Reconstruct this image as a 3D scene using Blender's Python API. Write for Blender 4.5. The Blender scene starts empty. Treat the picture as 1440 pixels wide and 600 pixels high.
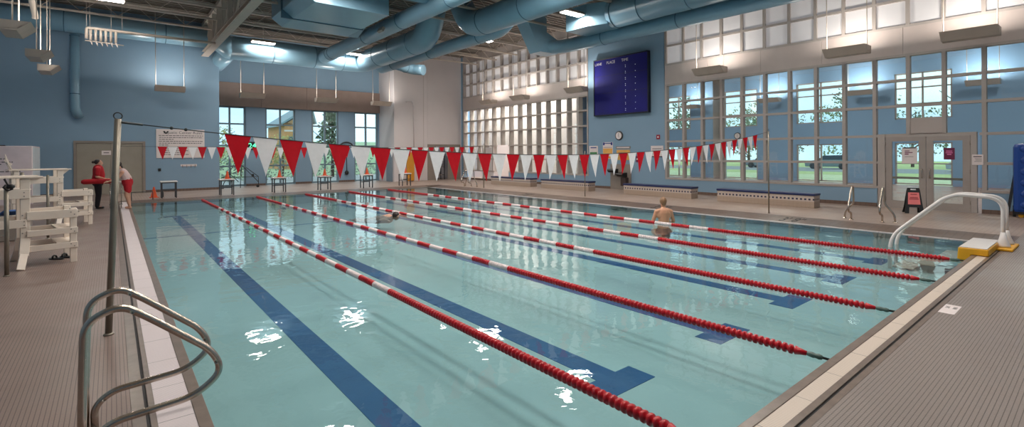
import bpy, bmesh, math, random
from mathutils import Vector, Matrix, Quaternion
random.seed(7)
C = bpy.context.scene.collection
PI = math.pi

# ---------------------------------------------------------------- materials
def nmat(name):
    m = bpy.data.materials.new(name); m.use_nodes = True
    nt = m.node_tree
    b = nt.nodes.get('Principled BSDF')
    return m, nt, b
def srgb(r, g, b):
    f = lambda c: (c/255/12.92) if c/255 <= .04045 else ((c/255+.055)/1.055)**2.4
    return (f(r), f(g), f(b), 1)
def pmat(name, col, rough=.5, metal=0, noise=.06, scale=3, bump=0, bscale=60, spec=.5, emit=None, es=1):
    m, nt, b = nmat(name)
    n = nt.nodes; l = nt.links
    b.inputs['Roughness'].default_value = rough
    b.inputs['Metallic'].default_value = metal
    b.inputs['Specular IOR Level'].default_value = spec
    tc = n.new('ShaderNodeTexCoord')
    tx = n.new('ShaderNodeTexNoise'); tx.inputs['Scale'].default_value = scale; tx.inputs['Detail'].default_value = 5
    l.new(tc.outputs['Object'], tx.inputs['Vector'])
    mr = n.new('ShaderNodeMapRange')
    mr.inputs['From Min'].default_value = .3; mr.inputs['From Max'].default_value = .7
    mr.inputs['To Min'].default_value = 1-noise; mr.inputs['To Max'].default_value = 1+noise
    l.new(tx.outputs['Fac'], mr.inputs['Value'])
    vm = n.new('ShaderNodeVectorMath'); vm.operation = 'SCALE'
    vm.inputs[0].default_value = col[:3]
    l.new(mr.outputs[0], vm.inputs['Scale'])
    l.new(vm.outputs[0], b.inputs['Base Color'])
    if bump:
        t2 = n.new('ShaderNodeTexNoise'); t2.inputs['Scale'].default_value = bscale
        l.new(tc.outputs['Object'], t2.inputs['Vector'])
        bp = n.new('ShaderNodeBump'); bp.inputs['Strength'].default_value = bump; bp.inputs['Distance'].default_value = .01
        l.new(t2.outputs['Fac'], bp.inputs['Height']); l.new(bp.outputs[0], b.inputs['Normal'])
    if emit:
        b.inputs['Emission Color'].default_value = emit; b.inputs['Emission Strength'].default_value = es
    return m
def M_(n, op, l, a, b=None, c=None):
    x = n.new('ShaderNodeMath'); x.operation = op
    for i, v in enumerate((a, b, c)):
        if v is None: continue
        if isinstance(v, (int, float)): x.inputs[i].default_value = v
        else: l.new(v, x.inputs[i])
    return x.outputs[0]
def tile_mat(name, col, grout, axis, pitch=.028, cross=.5, rough=.32, ltone=.10):
    """small mosaic deck tile: strong joints every pitch across `axis`, faint joints the other way"""
    m, nt, b = nmat(name); n = nt.nodes; l = nt.links
    tc = n.new('ShaderNodeTexCoord'); sp = n.new('ShaderNodeSeparateXYZ'); l.new(tc.outputs['Object'], sp.inputs[0])
    a, o = (sp.outputs[0], sp.outputs[1]) if axis == 'x' else (sp.outputs[1], sp.outputs[0])
    def line(v, p, wd):
        f = M_(n, 'FRACT', l, M_(n, 'DIVIDE', l, v, p))
        return M_(n, 'LESS_THAN', l, f, wd)
    s1 = M_(n, 'MULTIPLY', l, line(a, pitch, .17), .85)
    s2 = M_(n, 'MULTIPLY', l, line(o, pitch, .15), cross)
    g = M_(n, 'MAXIMUM', l, s1, s2)
    tx = n.new('ShaderNodeTexNoise'); tx.inputs['Scale'].default_value = 1.3; tx.inputs['Detail'].default_value = 6
    l.new(tc.outputs['Object'], tx.inputs['Vector'])
    tx2 = n.new('ShaderNodeTexNoise'); tx2.inputs['Scale'].default_value = 22
    l.new(tc.outputs['Object'], tx2.inputs['Vector'])
    v = M_(n, 'ADD', l, M_(n, 'MULTIPLY', l, tx.outputs['Fac'], ltone*2), M_(n, 'MULTIPLY', l, tx2.outputs['Fac'], ltone*1.2))
    v = M_(n, 'ADD', l, v, 1-ltone*1.6)
    vm = n.new('ShaderNodeVectorMath'); vm.operation = 'SCALE'; vm.inputs[0].default_value = col[:3]; l.new(v, vm.inputs['Scale'])
    mx = n.new('ShaderNodeMix'); mx.data_type = 'RGBA'
    l.new(g, mx.inputs['Factor']); l.new(vm.outputs[0], mx.inputs['A']); mx.inputs['B'].default_value = grout
    l.new(mx.outputs['Result'], b.inputs['Base Color'])
    rr = n.new('ShaderNodeMapRange'); rr.inputs['To Min'].default_value = rough-.1; rr.inputs['To Max'].default_value = rough+.25
    l.new(tx.outputs['Fac'], rr.inputs['Value']); l.new(rr.outputs[0], b.inputs['Roughness'])
    bp = n.new('ShaderNodeBump'); bp.inputs['Strength'].default_value = .35; bp.inputs['Distance'].default_value = .004
    inv = M_(n, 'ADD', l, M_(n, 'SUBTRACT', l, 1, g), M_(n, 'MULTIPLY', l, tx2.outputs['Fac'], .35)); l.new(inv, bp.inputs['Height']); l.new(bp.outputs[0], b.inputs['Normal'])
    return m
def emis(name, col, s):
    m, nt, b = nmat(name)
    b.inputs['Base Color'].default_value = col; b.inputs['Emission Color'].default_value = col
    b.inputs['Emission Strength'].default_value = s
    return m
def schlick(n, l, f0, normal=None):
    """mirror share of a thin clear sheet, the same from both of its faces"""
    ge = n.new('ShaderNodeNewGeometry'); d = n.new('ShaderNodeVectorMath'); d.operation = 'DOT_PRODUCT'
    l.new(ge.outputs['Incoming'], d.inputs[0]); l.new(normal or ge.outputs['Normal'], d.inputs[1])
    k = M_(n, 'SUBTRACT', l, 1, M_(n, 'ABSOLUTE', l, d.outputs['Value'])); k = M_(n, 'POWER', l, k, 5)
    return M_(n, 'ADD', l, M_(n, 'MULTIPLY', l, k, 1-f0), f0)
def glass_mat(name, tint=(.93, .97, .96, 1), refl=.9):
    m = bpy.data.materials.new(name); m.use_nodes = True; nt = m.node_tree; n = nt.nodes; l = nt.links; n.clear()
    o = n.new('ShaderNodeOutputMaterial'); mx = n.new('ShaderNodeMixShader'); t = n.new('ShaderNodeBsdfTransparent'); g = n.new('ShaderNodeBsdfGlossy')
    t.inputs[0].default_value = tint; g.inputs['Roughness'].default_value = .01; g.inputs['Color'].default_value = (refl, refl, refl, 1)
    l.new(schlick(n, l, .06), mx.inputs[0]); l.new(t.outputs[0], mx.inputs[1]); l.new(g.outputs[0], mx.inputs[2]); l.new(mx.outputs[0], o.inputs[0])
    return m
def water_mat():
    m = bpy.data.materials.new('pool water'); m.use_nodes = True; nt = m.node_tree; n = nt.nodes; l = nt.links; n.clear()
    o = n.new('ShaderNodeOutputMaterial'); mx = n.new('ShaderNodeMixShader'); t = n.new('ShaderNodeBsdfTransparent'); g = n.new('ShaderNodeBsdfGlossy')
    t.inputs[0].default_value = (.66, .83, .86, 1); g.inputs['Roughness'].default_value = .02
    tc = n.new('ShaderNodeTexCoord')
    mp = n.new('ShaderNodeMapping'); mp.inputs['Scale'].default_value = (1.0, 1.0, 1); l.new(tc.outputs['Object'], mp.inputs[0])
    a = n.new('ShaderNodeTexNoise'); a.inputs['Scale'].default_value = 1.5; a.inputs['Detail'].default_value = 2.5; a.inputs['Roughness'].default_value = .45; a.inputs['Distortion'].default_value = .5
    b = n.new('ShaderNodeTexNoise'); b.inputs['Scale'].default_value = 6; b.inputs['Detail'].default_value = 2; b.inputs['Distortion'].default_value = .8
    l.new(mp.outputs[0], a.inputs[0]); l.new(mp.outputs[0], b.inputs[0])
    h = M_(n, 'ADD', l, M_(n, 'MULTIPLY', l, a.outputs['Fac'], 1.0), M_(n, 'MULTIPLY', l, b.outputs['Fac'], .16))
    bp = n.new('ShaderNodeBump'); bp.inputs['Strength'].default_value = 1; bp.inputs['Distance'].default_value = WAVE
    l.new(h, bp.inputs['Height'])
    l.new(bp.outputs[0], g.inputs['Normal'])
    l.new(schlick(n, l, .025, bp.outputs[0]), mx.inputs[0]); l.new(t.outputs[0], mx.inputs[1]); l.new(g.outputs[0], mx.inputs[2]); l.new(mx.outputs[0], o.inputs[0])
    return m
WAVE = .009; EXPO = -.4
BLUE = pmat('blue wall paint', srgb(128, 156, 178), .55, noise=.03, scale=.6, bump=.1, bscale=90)
BLUE2 = pmat('light blue hall paint', srgb(132, 168, 204), .55, noise=.03, scale=.6)
TAUPE = pmat('taupe metal panel', srgb(176, 164, 158), .5, noise=.04, scale=1)
TAUPE_D = pmat('taupe door paint', srgb(140, 130, 122), .5, noise=.04)
WHITEW = pmat('off white wall paint', srgb(214, 206, 206), .6, noise=.03, scale=.8, bump=.08, bscale=70)
FRAME = pmat('window frame metal', srgb(170, 160, 154), .42, noise=.03)
PANEL = pmat('frosted clerestory panel', srgb(205, 202, 202), .35, noise=.04, scale=.9, emit=srgb(215, 208, 210), es=.3)  # emission stands in for daylight coming through the frosted panels
GREENF = pmat('teal grey window frame', srgb(105, 125, 135), .4)
CEIL = pmat('roof deck paint', srgb(128, 118, 110), .7, noise=.1, scale=2)
STEEL = pmat('cream joist paint', srgb(186, 172, 160), .5, noise=.05)
DUCT = pmat('blue duct paint', srgb(128, 164, 184), .28, noise=.05, scale=1.5, bump=.04, bscale=8, spec=.7)
DUCTSEAM = pmat('duct seam band', srgb(70, 105, 125), .4)
TILE_L = tile_mat('side deck mosaic tile', srgb(140, 120, 112), srgb(76, 62, 57), 'x')
TILE_N = tile_mat('near deck mosaic tile', srgb(144, 132, 126), srgb(78, 69, 64), 'y')
TILE_F = tile_mat('pale deck tile', srgb(166, 146, 134), srgb(134, 116, 106), 'x', pitch=.1, cross=.5, ltone=.05, rough=.36)
BAND = tile_mat('brown edge tile', srgb(108, 88, 78), srgb(82, 68, 60), 'x', pitch=.15, cross=.6, ltone=.08)
BLACK = pmat('black joint', srgb(28, 24, 24), .6)
GROOVE = pmat('brown lip tile', srgb(118, 102, 92), .3, noise=.18, scale=9)
def grate_mat(name, col, axis):
    m, nt, b = nmat(name); n = nt.nodes; l = nt.links
    tc = n.new('ShaderNodeTexCoord'); sp = n.new('ShaderNodeSeparateXYZ'); l.new(tc.outputs['Object'], sp.inputs[0])
    s = sp.outputs[0 if axis == 'x' else 1]
    w = M_(n, 'LESS_THAN', l, M_(n, 'FRACT', l, M_(n, 'DIVIDE', l, s, .022)), .3)
    j = M_(n, 'LESS_THAN', l, M_(n, 'FRACT', l, M_(n, 'DIVIDE', l, s, .62)), .012)
    g = M_(n, 'MAXIMUM', l, M_(n, 'MULTIPLY', l, w, .38), j)
    mx = n.new('ShaderNodeMix'); mx.data_type = 'RGBA'; l.new(g, mx.inputs['Factor'])
    mx.inputs['A'].default_value = col; mx.inputs['B'].default_value = (col[0]*.35, col[1]*.35, col[2]*.35, 1)
    l.new(mx.outputs['Result'], b.inputs['Base Color']); b.inputs['Roughness'].default_value = .45
    return m
GRATE_S = grate_mat('white side gutter grate', srgb(218, 205, 206), 'y')
GRATE_N = grate_mat('cream near gutter grate', srgb(214, 198, 184), 'x')
POOLB = pmat('pale pool plaster', srgb(190, 202, 200), .7, noise=.03, scale=1)
NAVY = pmat('navy pool tile', srgb(0, 80, 136), .5, noise=.06, scale=6)
WATER = water_mat()
RED = pmat('red float plastic', srgb(190, 18, 34), .3, noise=.06, scale=9)
WHITE = pmat('white float plastic', srgb(232, 216, 216), .35, noise=.04)
CHROME = pmat('brushed stainless steel', srgb(196, 184, 172), .27, metal=1, noise=.05, scale=20)
DSTEEL = pmat('dull steel pole', srgb(140, 132, 120), .45, metal=.6, noise=.08, scale=10)
CABLE = pmat('dark cable', srgb(45, 50, 52), .5)
CLOTH_R = pmat('red pennant cloth', srgb(205, 16, 34), .65, noise=.05, scale=20)
CLOTH_W = pmat('white pennant cloth', srgb(248, 243, 244), .65, noise=.03, scale=20)
PLAST = pmat('cream chair plastic', srgb(232, 218, 204), .45, noise=.04)
WPLAS = pmat('white plastic', srgb(226, 220, 218), .35, noise=.03)
ORANGE = pmat('orange cone plastic', srgb(226, 88, 40), .45)
DARK = pmat('black plastic', srgb(24, 24, 27), .4)
YELL = pmat('yellow plastic', srgb(226, 165, 30), .4)
SKIN = pmat('skin', srgb(196, 146, 122), .5, noise=.06, scale=8)
SKIN2 = pmat('sunned skin', srgb(205, 150, 118), .45, noise=.08, scale=7)
HAIRD = pmat('dark brown hair', srgb(42, 28, 24), .5, noise=.3, scale=40)
HAIRB = pmat('sandy hair', srgb(140, 104, 74), .5, noise=.25, scale=40)
SHIRT = pmat('red shirt cloth', srgb(178, 22, 34), .8, noise=.08, scale=12)
PANTS = pmat('black trousers', srgb(26, 22, 28), .85)
PINK = pmat('pale tank top', srgb(214, 186, 184), .8)
BLUEP = pmat('blue moulded plastic', srgb(10, 60, 138), .38, noise=.06)
PAPER = pmat('white sign face', srgb(226, 214, 212), .5, noise=.02)
INK = pmat('grey sign lettering', srgb(96, 88, 92), .6)
NAVYB = pmat('navy scoreboard face', srgb(22, 20, 112), .6, noise=.15, scale=1.2, spec=.3)
GLASS = glass_mat('window glass')
BENCHT = pmat('navy bench top', srgb(28, 38, 84), .4)
LAMPE = emis('lamp lens glow', (1, .95, .88, 1), 26)
GLOWG = emis('green digit glow', (.1, 1, .45, 1), 2.5)
GLOWW = emis('score dots glow', (.8, .85, 1, 1), .7)
def bench_mat():
    m, nt, b = nmat('tan bench tile with navy squares'); n = nt.nodes; l = nt.links
    tc = n.new('ShaderNodeTexCoord'); sp = n.new('ShaderNodeSeparateXYZ'); l.new(tc.outputs['Object'], sp.inputs[0])
    X, Y, Z = sp.outputs
    def sq(v, p, w): return M_(n, 'LESS_THAN', l, M_(n, 'FRACT', l, M_(n, 'DIVIDE', l, v, p)), w)
    zin = M_(n, 'MULTIPLY', l, M_(n, 'GREATER_THAN', l, Z, .245), M_(n, 'LESS_THAN', l, Z, .3))
    dots = M_(n, 'MULTIPLY', l, zin, sq(M_(n, 'ADD', l, Y, M_(n, 'ADD', l, X, .02)), .125, .52))
    up = M_(n, 'GREATER_THAN', l, Z, .2)
    grout = M_(n, 'MAXIMUM', l, sq(Y, .125, .05), sq(Z, .11, .06))
    m1 = n.new('ShaderNodeMix'); m1.data_type = 'RGBA'; l.new(up, m1.inputs['Factor']); m1.inputs['A'].default_value = srgb(170, 150, 134); m1.inputs['B'].default_value = srgb(192, 178, 168)
    m2 = n.new('ShaderNodeMix'); m2.data_type = 'RGBA'; l.new(M_(n, 'MULTIPLY', l, grout, .3), m2.inputs['Factor']); l.new(m1.outputs['Result'], m2.inputs['A']); m2.inputs['B'].default_value = srgb(110, 95, 88)
    m3 = n.new('ShaderNodeMix'); m3.data_type = 'RGBA'; l.new(dots, m3.inputs['Factor']); l.new(m2.outputs['Result'], m3.inputs['A']); m3.inputs['B'].default_value = srgb(38, 38, 72)
    l.new(m3.outputs['Result'], b.inputs['Base Color']); b.inputs['Roughness'].default_value = .4
    return m
BENCHM = bench_mat()

for _m in (CLOTH_R, CLOTH_W):
    _b = _m.node_tree.nodes['Principled BSDF']; _b.inputs['Subsurface Weight'].default_value = 0
    _n = _m.node_tree.nodes; _l = _m.node_tree.links
    _t = _n.new('ShaderNodeBsdfTranslucent'); _x = _n.new('ShaderNodeMixShader'); _x.inputs[0].default_value = .45
    _l.new(_b.inputs['Base Color'].links[0].from_socket, _t.inputs[0])
    _o = _n['Material Output']; _l.new(_b.outputs[0], _x.inputs[1]); _l.new(_t.outputs[0], _x.inputs[2]); _l.new(_x.outputs[0], _o.inputs[0])
# ---------------------------------------------------------------- mesh builder
class MB:
    def __init__(s): s.bm = bmesh.new()
    def box(s, x0, x1, y0, y1, z0, z1, R=None, c=None):
        vs = [Vector((x, y, z)) for x in (x0, x1) for y in (y0, y1) for z in (z0, z1)]
        if R is not None:
            c = Vector(c) if c is not None else Vector(((x0+x1)/2, (y0+y1)/2, (z0+z1)/2))
            vs = [R @ (v-c)+c for v in vs]
        v = [s.bm.verts.new(p) for p in vs]
        for f in ((0, 1, 3, 2), (4, 6, 7, 5), (0, 4, 5, 1), (2, 3, 7, 6), (0, 2, 6, 4), (1, 5, 7, 3)):
            s.bm.faces.new([v[i] for i in f])
        return s
    def bar(s, p0, p1, w, t, up=(0, 0, 1)):
        p0 = Vector(p0); p1 = Vector(p1); d = (p1-p0).normalized(); up = Vector(up)
        if abs(d.dot(up)) > .98: up = Vector((1, 0, 0))
        a = d.cross(up).normalized()*w/2; b = a.cross(d).normalized()*t/2
        v = [s.bm.verts.new(p+q) for p in (p0, p1) for q in (a+b, a-b, -a-b, -a+b)]
        for f in ((3, 2, 1, 0), (4, 5, 6, 7), (0, 1, 5, 4), (1, 2, 6, 5), (2, 3, 7, 6), (3, 0, 4, 7)): s.bm.faces.new([v[i] for i in f])
        return s
    def tube(s, path, r, seg=12, cap=True, smooth=True):
        P = [Vector(p) for p in path]; rs = r if isinstance(r, (list, tuple)) else [r]*len(P)
        rings = []; pa = None
        for i, p in enumerate(P):
            d = (P[min(i+1, len(P)-1)]-P[max(i-1, 0)]).normalized()
            if pa is None:
                u = Vector((0, 0, 1)) if abs(d.z) < .9 else Vector((1, 0, 0)); pa = d.cross(u).normalized()
            pa = (pa-d*pa.dot(d)).normalized(); pb = d.cross(pa)
            rings.append([s.bm.verts.new(p+(pa*math.cos(t)+pb*math.sin(t))*rs[i]) for t in [2*PI*k/seg for k in range(seg)]])
        for a, b in zip(rings, rings[1:]):
            for k in range(seg):
                f = s.bm.faces.new((a[k], a[(k+1) % seg], b[(k+1) % seg], b[k])); f.smooth = smooth
        if cap: s.bm.faces.new(rings[0][::-1]); s.bm.faces.new(rings[-1])
        return s
    def cyl(s, p0, p1, r, seg=16, r1=None): return s.tube([p0, p1], [r, r if r1 is None else r1], seg)
    def lathe(s, prof, axis='z', c=(0, 0, 0), seg=16):
        c = Vector(c); rings = []
        for r, h in prof:
            ring = []
            for k in range(seg):
                t = 2*PI*k/seg; x, y = r*math.cos(t), r*math.sin(t)
                p = Vector((x, y, h)) if axis == 'z' else (Vector((x, h, y)) if axis == 'y' else Vector((h, x, y)))
                ring.append(s.bm.verts.new(p+c))
            rings.append(ring)
        for a, b in zip(rings, rings[1:]):
            for k in range(seg):
                f = s.bm.faces.new((a[k], a[(k+1) % seg], b[(k+1) % seg], b[k])); f.smooth = True
        s.bm.faces.new(rings[0][::-1]); s.bm.faces.new(rings[-1])
        return s
    def ball(s, c, r, seg=16, sc=(1, 1, 1), R=None):
        m = Matrix.Translation(Vector(c)) @ (R.to_4x4() if R is not None else Matrix.Identity(4)) @ Matrix.Diagonal((sc[0]*r, sc[1]*r, sc[2]*r, 1))
        g = bmesh.ops.create_uvsphere(s.bm, u_segments=seg, v_segments=max(6, seg*2//3), radius=1, matrix=m)
        for v in g['verts']:
            for f in v.link_faces: f.smooth = True
        return s
    def prism(s, poly, h0, h1, axis='z'):
        mk = {'z': lambda a, b, h: (a, b, h), 'y': lambda a, b, h: (a, h, b), 'x': lambda a, b, h: (h, a, b)}[axis]
        A = [s.bm.verts.new(mk(a, b, h0)) for a, b in poly]; B = [s.bm.verts.new(mk(a, b, h1)) for a, b in poly]
        n = len(poly); s.bm.faces.new(A[::-1]); s.bm.faces.new(B)
        for k in range(n): s.bm.faces.new((A[k], A[(k+1) % n], B[(k+1) % n], B[k]))
        return s
    def quad(s, *pts): s.bm.faces.new([s.bm.verts.new(p) for p in pts]); return s
    def mesh(s, name):
        bmesh.ops.recalc_face_normals(s.bm, faces=s.bm.faces)
        me = bpy.data.meshes.new(name); s.bm.to_mesh(me); s.bm.free(); return me

def obj(name, mb, m, parent=None, loc=None, bevel=0, world=False, remesh=0, label=None):
    """world=True: geometry is in world coordinates, moved into the root's frame"""
    me = mb.mesh(name) if isinstance(mb, MB) else mb
    o = bpy.data.objects.new(name, me); C.objects.link(o)
    if m is not None and not me.materials: me.materials.append(m)
    if parent is not None:
        o.parent = parent
        if world:
            r = parent
            while r.parent: r = r.parent
            me.transform(Matrix.Translation(-Vector(r.location)))
    elif loc is not None:
        me.transform(Matrix.Translation(-Vector(loc))); o.location = loc
    if bevel:
        bv = o.modifiers.new('b', 'BEVEL'); bv.width = bevel; bv.segments = 2; bv.limit_method = 'ANGLE'
    if remesh:
        r = o.modifiers.new('r', 'REMESH'); r.mode = 'VOXEL'; r.voxel_size = remesh; r.use_smooth_shade = True
        sm = o.modifiers.new('s', 'SMOOTH'); sm.iterations = 3; sm.factor = .5
    if label: o['label'] = label
    return o
def tag(o, label, cat, group=None, kind=None):
    o['label'] = label; o['category'] = cat
    if group: o['group'] = group
    if kind: o['kind'] = kind
    return o
def thing(name, label, cat, loc=(0, 0, 0), rz=0, group=None):
    o = bpy.data.objects.new(name, None); o.empty_display_size = .2; C.objects.link(o)
    o.location = loc; o.rotation_euler = (0, 0, rz)
    return tag(o, label, cat, group)
def struct(name, mb, m, bevel=0, parent=None, label=None):
    o = obj(name, mb, m, parent, bevel=bevel)
    if parent is None:
        o['kind'] = 'structure'
        if label: o['label'] = label
    return o
def copy_tree(o, parent=None, **kw):
    c = o.copy(); C.objects.link(c); c.parent = parent
    for k in kw: c[k] = kw[k]
    for ch in list(o.children): copy_tree(ch, c)
    return c
def text_mesh(txt, size, ext=.002, align='CENTER'):
    cu = bpy.data.curves.new('t', 'FONT'); cu.body = txt; cu.size = size; cu.extrude = ext; cu.align_x = align; cu.align_y = 'CENTER'; cu.resolution_u = 3
    o = bpy.data.objects.new('t', cu); C.objects.link(o)
    bpy.context.view_layer.update()
    me = bpy.data.meshes.new_from_object(o.evaluated_get(bpy.context.evaluated_depsgraph_get()))
    bpy.data.objects.remove(o); return me
def text(name, txt, size, M, m, parent, ext=.002, align='CENTER', label=None):
    """M: 4x4 in the root's frame; text lies in XY of M, faces +Z"""
    me = text_mesh(txt, size, ext, align); me.transform(M); me.materials.clear()
    return obj(name, me, m, parent, label=label)
def basis(x, y, z, o):
    return Matrix(((x[0], y[0], z[0], o[0]), (x[1], y[1], z[1], o[1]), (x[2], y[2], z[2], o[2]), (0, 0, 0, 1)))
def on_right(y, z, x=-.01): return basis((0, -1, 0), (0, 0, 1), (-1, 0, 0), (x, y, z))   # faces -X
def on_back(x, z, y=-.01): return basis((1, 0, 0), (0, 0, 1), (0, -1, 0), (x, y, z))     # faces -Y

# ---------------------------------------------------------------- key numbers
W = 2.087; PL = 22.86; PR = 13.1; XL0 = -.33; WZ = -.08; BZ = -.52
XR = 18.6; YB = 28.3; YR = 30.3; XLW = -5.0; YN = -6.0; ZC = 8.7

# ---------------------------------------------------------------- pool basin, deck
struct('floor_left_deck', MB().box(XLW, -.76, YN, YB, -.2, 0), TILE_L)
struct('floor_near_deck', MB().box(-.76, XR, YN, -.36, -.2, 0), TILE_N)
struct('floor_right_deck', MB().box(14.0, XR, -.36, 28, -.2, 0), TILE_F)
struct('floor_far_deck', MB().box(-.76, 14.0, 23.5, 30.3, -.2, 0).box(14.0, XR, 28, 30.3, -.2, 0), TILE_F)
struct('floor_edge_band', MB().prism([(PR+.02, -.2), (14.0, -.2), (14.0, 0), (PR+.02, -.07)], -.02, PL+.02, 'y').prism([(PL+.02, -.2), (23.5, -.2), (23.5, 0), (PL+.02, -.07)], XL0, PR+.02, 'x').box(PR, 14, -.36, -.02, -.2, 0).box(-.76, XL0, PL, 23.5, -.2, 0).box(PR+.02, 14, PL+.02, 23.5, -.2, -.0), BAND)
struct('trim_waterline', MB().box(PR-.05, PR+.02, .0, PL, -.09, -.066), GRATE_S)
struct('trim_pool_edge', MB().box(PR-.05, PR, .0, PL, -.2, -.09).box(XL0, PR-.05, PL-.05, PL+.02, -.2, -.07), pmat('wet grey tile edge', srgb(112, 122, 120), .35, noise=.08))
# gutter left
struct('trim_1', MB().box(-.76, -.68, YN, PL, -.2, .0).box(-.66, -.62, YN, PL, -.2, 0).box(-.41, XL0, -.05, PL, -.6, .004), GROOVE, .004)
struct('trim_2', MB().box(-.68, -.66, YN, PL, -.2, -.012), BLACK)
struct('trim_3', MB().box(-.62, -.41, -.26, PL, -.2, -.002), GRATE_S)
# gutter near
struct('trim_4', MB().box(-.6, PR, -.36, -.31, -.2, 0).box(-.6, PR, -.29, -.24, -.2, 0).box(-.41, PR, -.12, -.05, -.6, .004), GROOVE, .004)
struct('trim_5', MB().box(-.6, PR, -.31, -.29, -.2, -.012), BLACK)
struct('trim_6', MB().box(-.6, PR, -.24, -.12, -.2, -.002), GRATE_N)
# basin
struct('floor_pool', MB().box(XL0, PR, -.05, PL, BZ-.2, BZ), POOLB)
struct('wall_pool', MB().box(PR, PR+.1, -.05, PL, BZ, -.2).box(XL0, PR, PL, PL+.1, BZ, -.2), POOLB)
lm = MB()
for k in range(6):
    cx = (k+.5)*W if k else .5*W
    cx += .02*k
    if k == 5: cx = 11.75
    lm.box(cx-.15, cx+.15, 1.6, 20.9, BZ, BZ+.004)
    lm.box(cx-.38, cx+.38, 1.4, 1.74, BZ, BZ+.0045)
    lm.box(cx-.38, cx+.38, 20.9, 21.2, BZ, BZ+.0045)
lm.box(XL0, PR, 15.5, 15.62, BZ, BZ+.0035)
struct('trim_lane_marking', lm, NAVY)
wt = bpy.data.meshes.new('pool_water'); wt.from_pydata([(XL0, -.05, WZ), (PR-.05, -.05, WZ), (PR-.05, PL-.05, WZ), (XL0, PL-.05, WZ)], [], [(0, 1, 2, 3)])
tag(obj('pool_water', wt, WATER), 'calm turquoise pool water filling the whole lap pool', 'water', kind='stuff')

# ---------------------------------------------------------------- room shell
struct('wall_left', MB().box(XLW-.3, XLW, YN, YR, -.2, ZC), BLUE)
struct('wall_near', MB().box(XLW, 32, YN-.3, YN, -.2, ZC), BLUE)
struct('wall_back', MB().box(XLW, 3.57, YB, YR+.3, 0, ZC), BLUE, .01)
# recess wall with four windows
rw = [(3.57, 5.2), (6.24, 7.93), (8.9, 10.6), (11.65, 13.3)]
rb = MB()
xs = [5.2, 6.24, 7.93, 8.9, 10.6, 11.65, 13.3, 13.4]
for a, b in ((5.2, 6.24), (7.93, 8.9), (10.6, 11.65), (13.3, 13.4)): rb.box(a, b, YR, YR+.3, 0, 4.6)
rb.box(3.57, 13.4, YR, YR+.3, 5.95, ZC)
struct('wall_recess', rb, BLUE)
rf = MB()
for x0, x1 in ((3.57, 6.0), (6.01, 8.6), (8.61, 13.4)): rf.box(x0, x1, YR-.12, YR+.3, 4.6, 5.95)
struct('trim_recess_fascia', rf, pmat('brown fascia panel', srgb(150, 128, 118), .55))
# white end wall block with storage opening
wb = MB().box(13.4, 15.85, 28, YR+.3, 0, ZC).box(15.85, 18.5, 28, 28.2, 2.45, ZC).box(18.5, 18.6, 28, YR, 0, ZC)
wb.box(15.85, 18.5, 29.9, 30.2, 0, 2.6)
struct('wall_end', wb, WHITEW, .01)
wj = MB().box(15.55, 15.57, 27.995, 28.0, 2.0, ZC)
struct('trim_end_joint', wj, TAUPE)
# baseboards
struct('baseboard_back', MB().box(XLW, 3.57, YB-.02, YB, 0, .12).box(3.57, 3.59, YB, YR, 0, .12).box(5.2, 6.24, YR-.02, YR, 0, .12).box(7.93, 8.9, YR-.02, YR, 0, .12).box(10.6, 11.65, YR-.02, YR, 0, .12), BAND)
struct('baseboard_right', MB().box(XR-.02, XR, 3.3, 27.8, 0, .12).box(XR-.02, XR, YN, .8, 0, .12), BAND)
# right wall
HT = .3
rwb = MB().box(XR, XR+HT, 3.3, 11.27, 0, .6).box(XR, XR+HT, 15.87, 22.6, 0, .6).box(XR, XR+HT, YN, .8, 0, .6)
rwb.box(XR, XR+HT, 11.27, 15.87, 0, ZC).box(XR, XR+HT, 27.75, 28, 0, ZC).box(XR, XR+HT, 22.6, 24.1, 0, .1)
struct('wall_right', rwb, BLUE)
bandm = MB()
ys = [-6, -1.7, 2.6, 4.9, 7.0, 9.2, 11.25]
for a, b in zip(ys, ys[1:]): bandm.box(XR-.01, XR+HT, a+.004, b-.004, 4.86, 5.74)
ys = [15.9, 19.8, 23.9, 27.75]
for a, b in zip(ys, ys[1:]): bandm.box(XR-.01, XR+HT, a+.004, b-.004, 4.86, 5.74)
bandm.box(XR, XR+HT, -6, 11.27, 8.2, ZC).box(XR, XR+HT, 15.87, 27.75, 8.2, ZC)
struct('trim_band_right', bandm, pmat('pinkish taupe band', srgb(190, 176, 170), .45, noise=.03), .004)

def win_right(idx, y0, y1, ms, zs, zpane0, glass, depth=.2, w=.1, skip=None, fm=FRAME, gx=.1, hw=.08):
    f = MB()
    for y in ms: 
        z0 = zs[0]
        if skip and skip[0] < y < skip[1]: z0 = skip[2]
        f.box(XR-.02, XR-.02+depth, y-w/2, y+w/2, z0, zs[-1])
    for z in zs:
        if skip and z < skip[2]-.01:
            f.box(XR-.015, XR-.015+depth*.9, y0, skip[0], z-hw/2, z+hw/2); f.box(XR-.015, XR-.015+depth*.9, skip[1], y1, z-hw/2, z+hw/2)
        else: f.box(XR-.015, XR-.015+depth*.9, y0, y1, z-hw/2, z+hw/2)
    o = obj('window_%d' % idx, f, fm); o['kind'] = 'structure'
    g = MB()
    x = XR+gx
    if skip:
        g.box(x, x+.01, y0, skip[0], zs[0], zs[-1]).box(x, x+.01, skip[1], y1, zs[0], zs[-1]).box(x, x+.01, skip[0], skip[1], skip[2], zs[-1])
    else: g.box(x, x+.01, y0, y1, zs[0], zs[-1])
    obj('window_glass', g, glass, o)
    return o
msR = [11.2, 10.33, 9.46, 8.6, 7.74, 6.87, 5.98, 5.1, 4.23, 3.36, 2.48, 1.62, .74, -.13, -1.0, -1.87, -2.74, -3.6, -4.5, -5.4]
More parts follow.
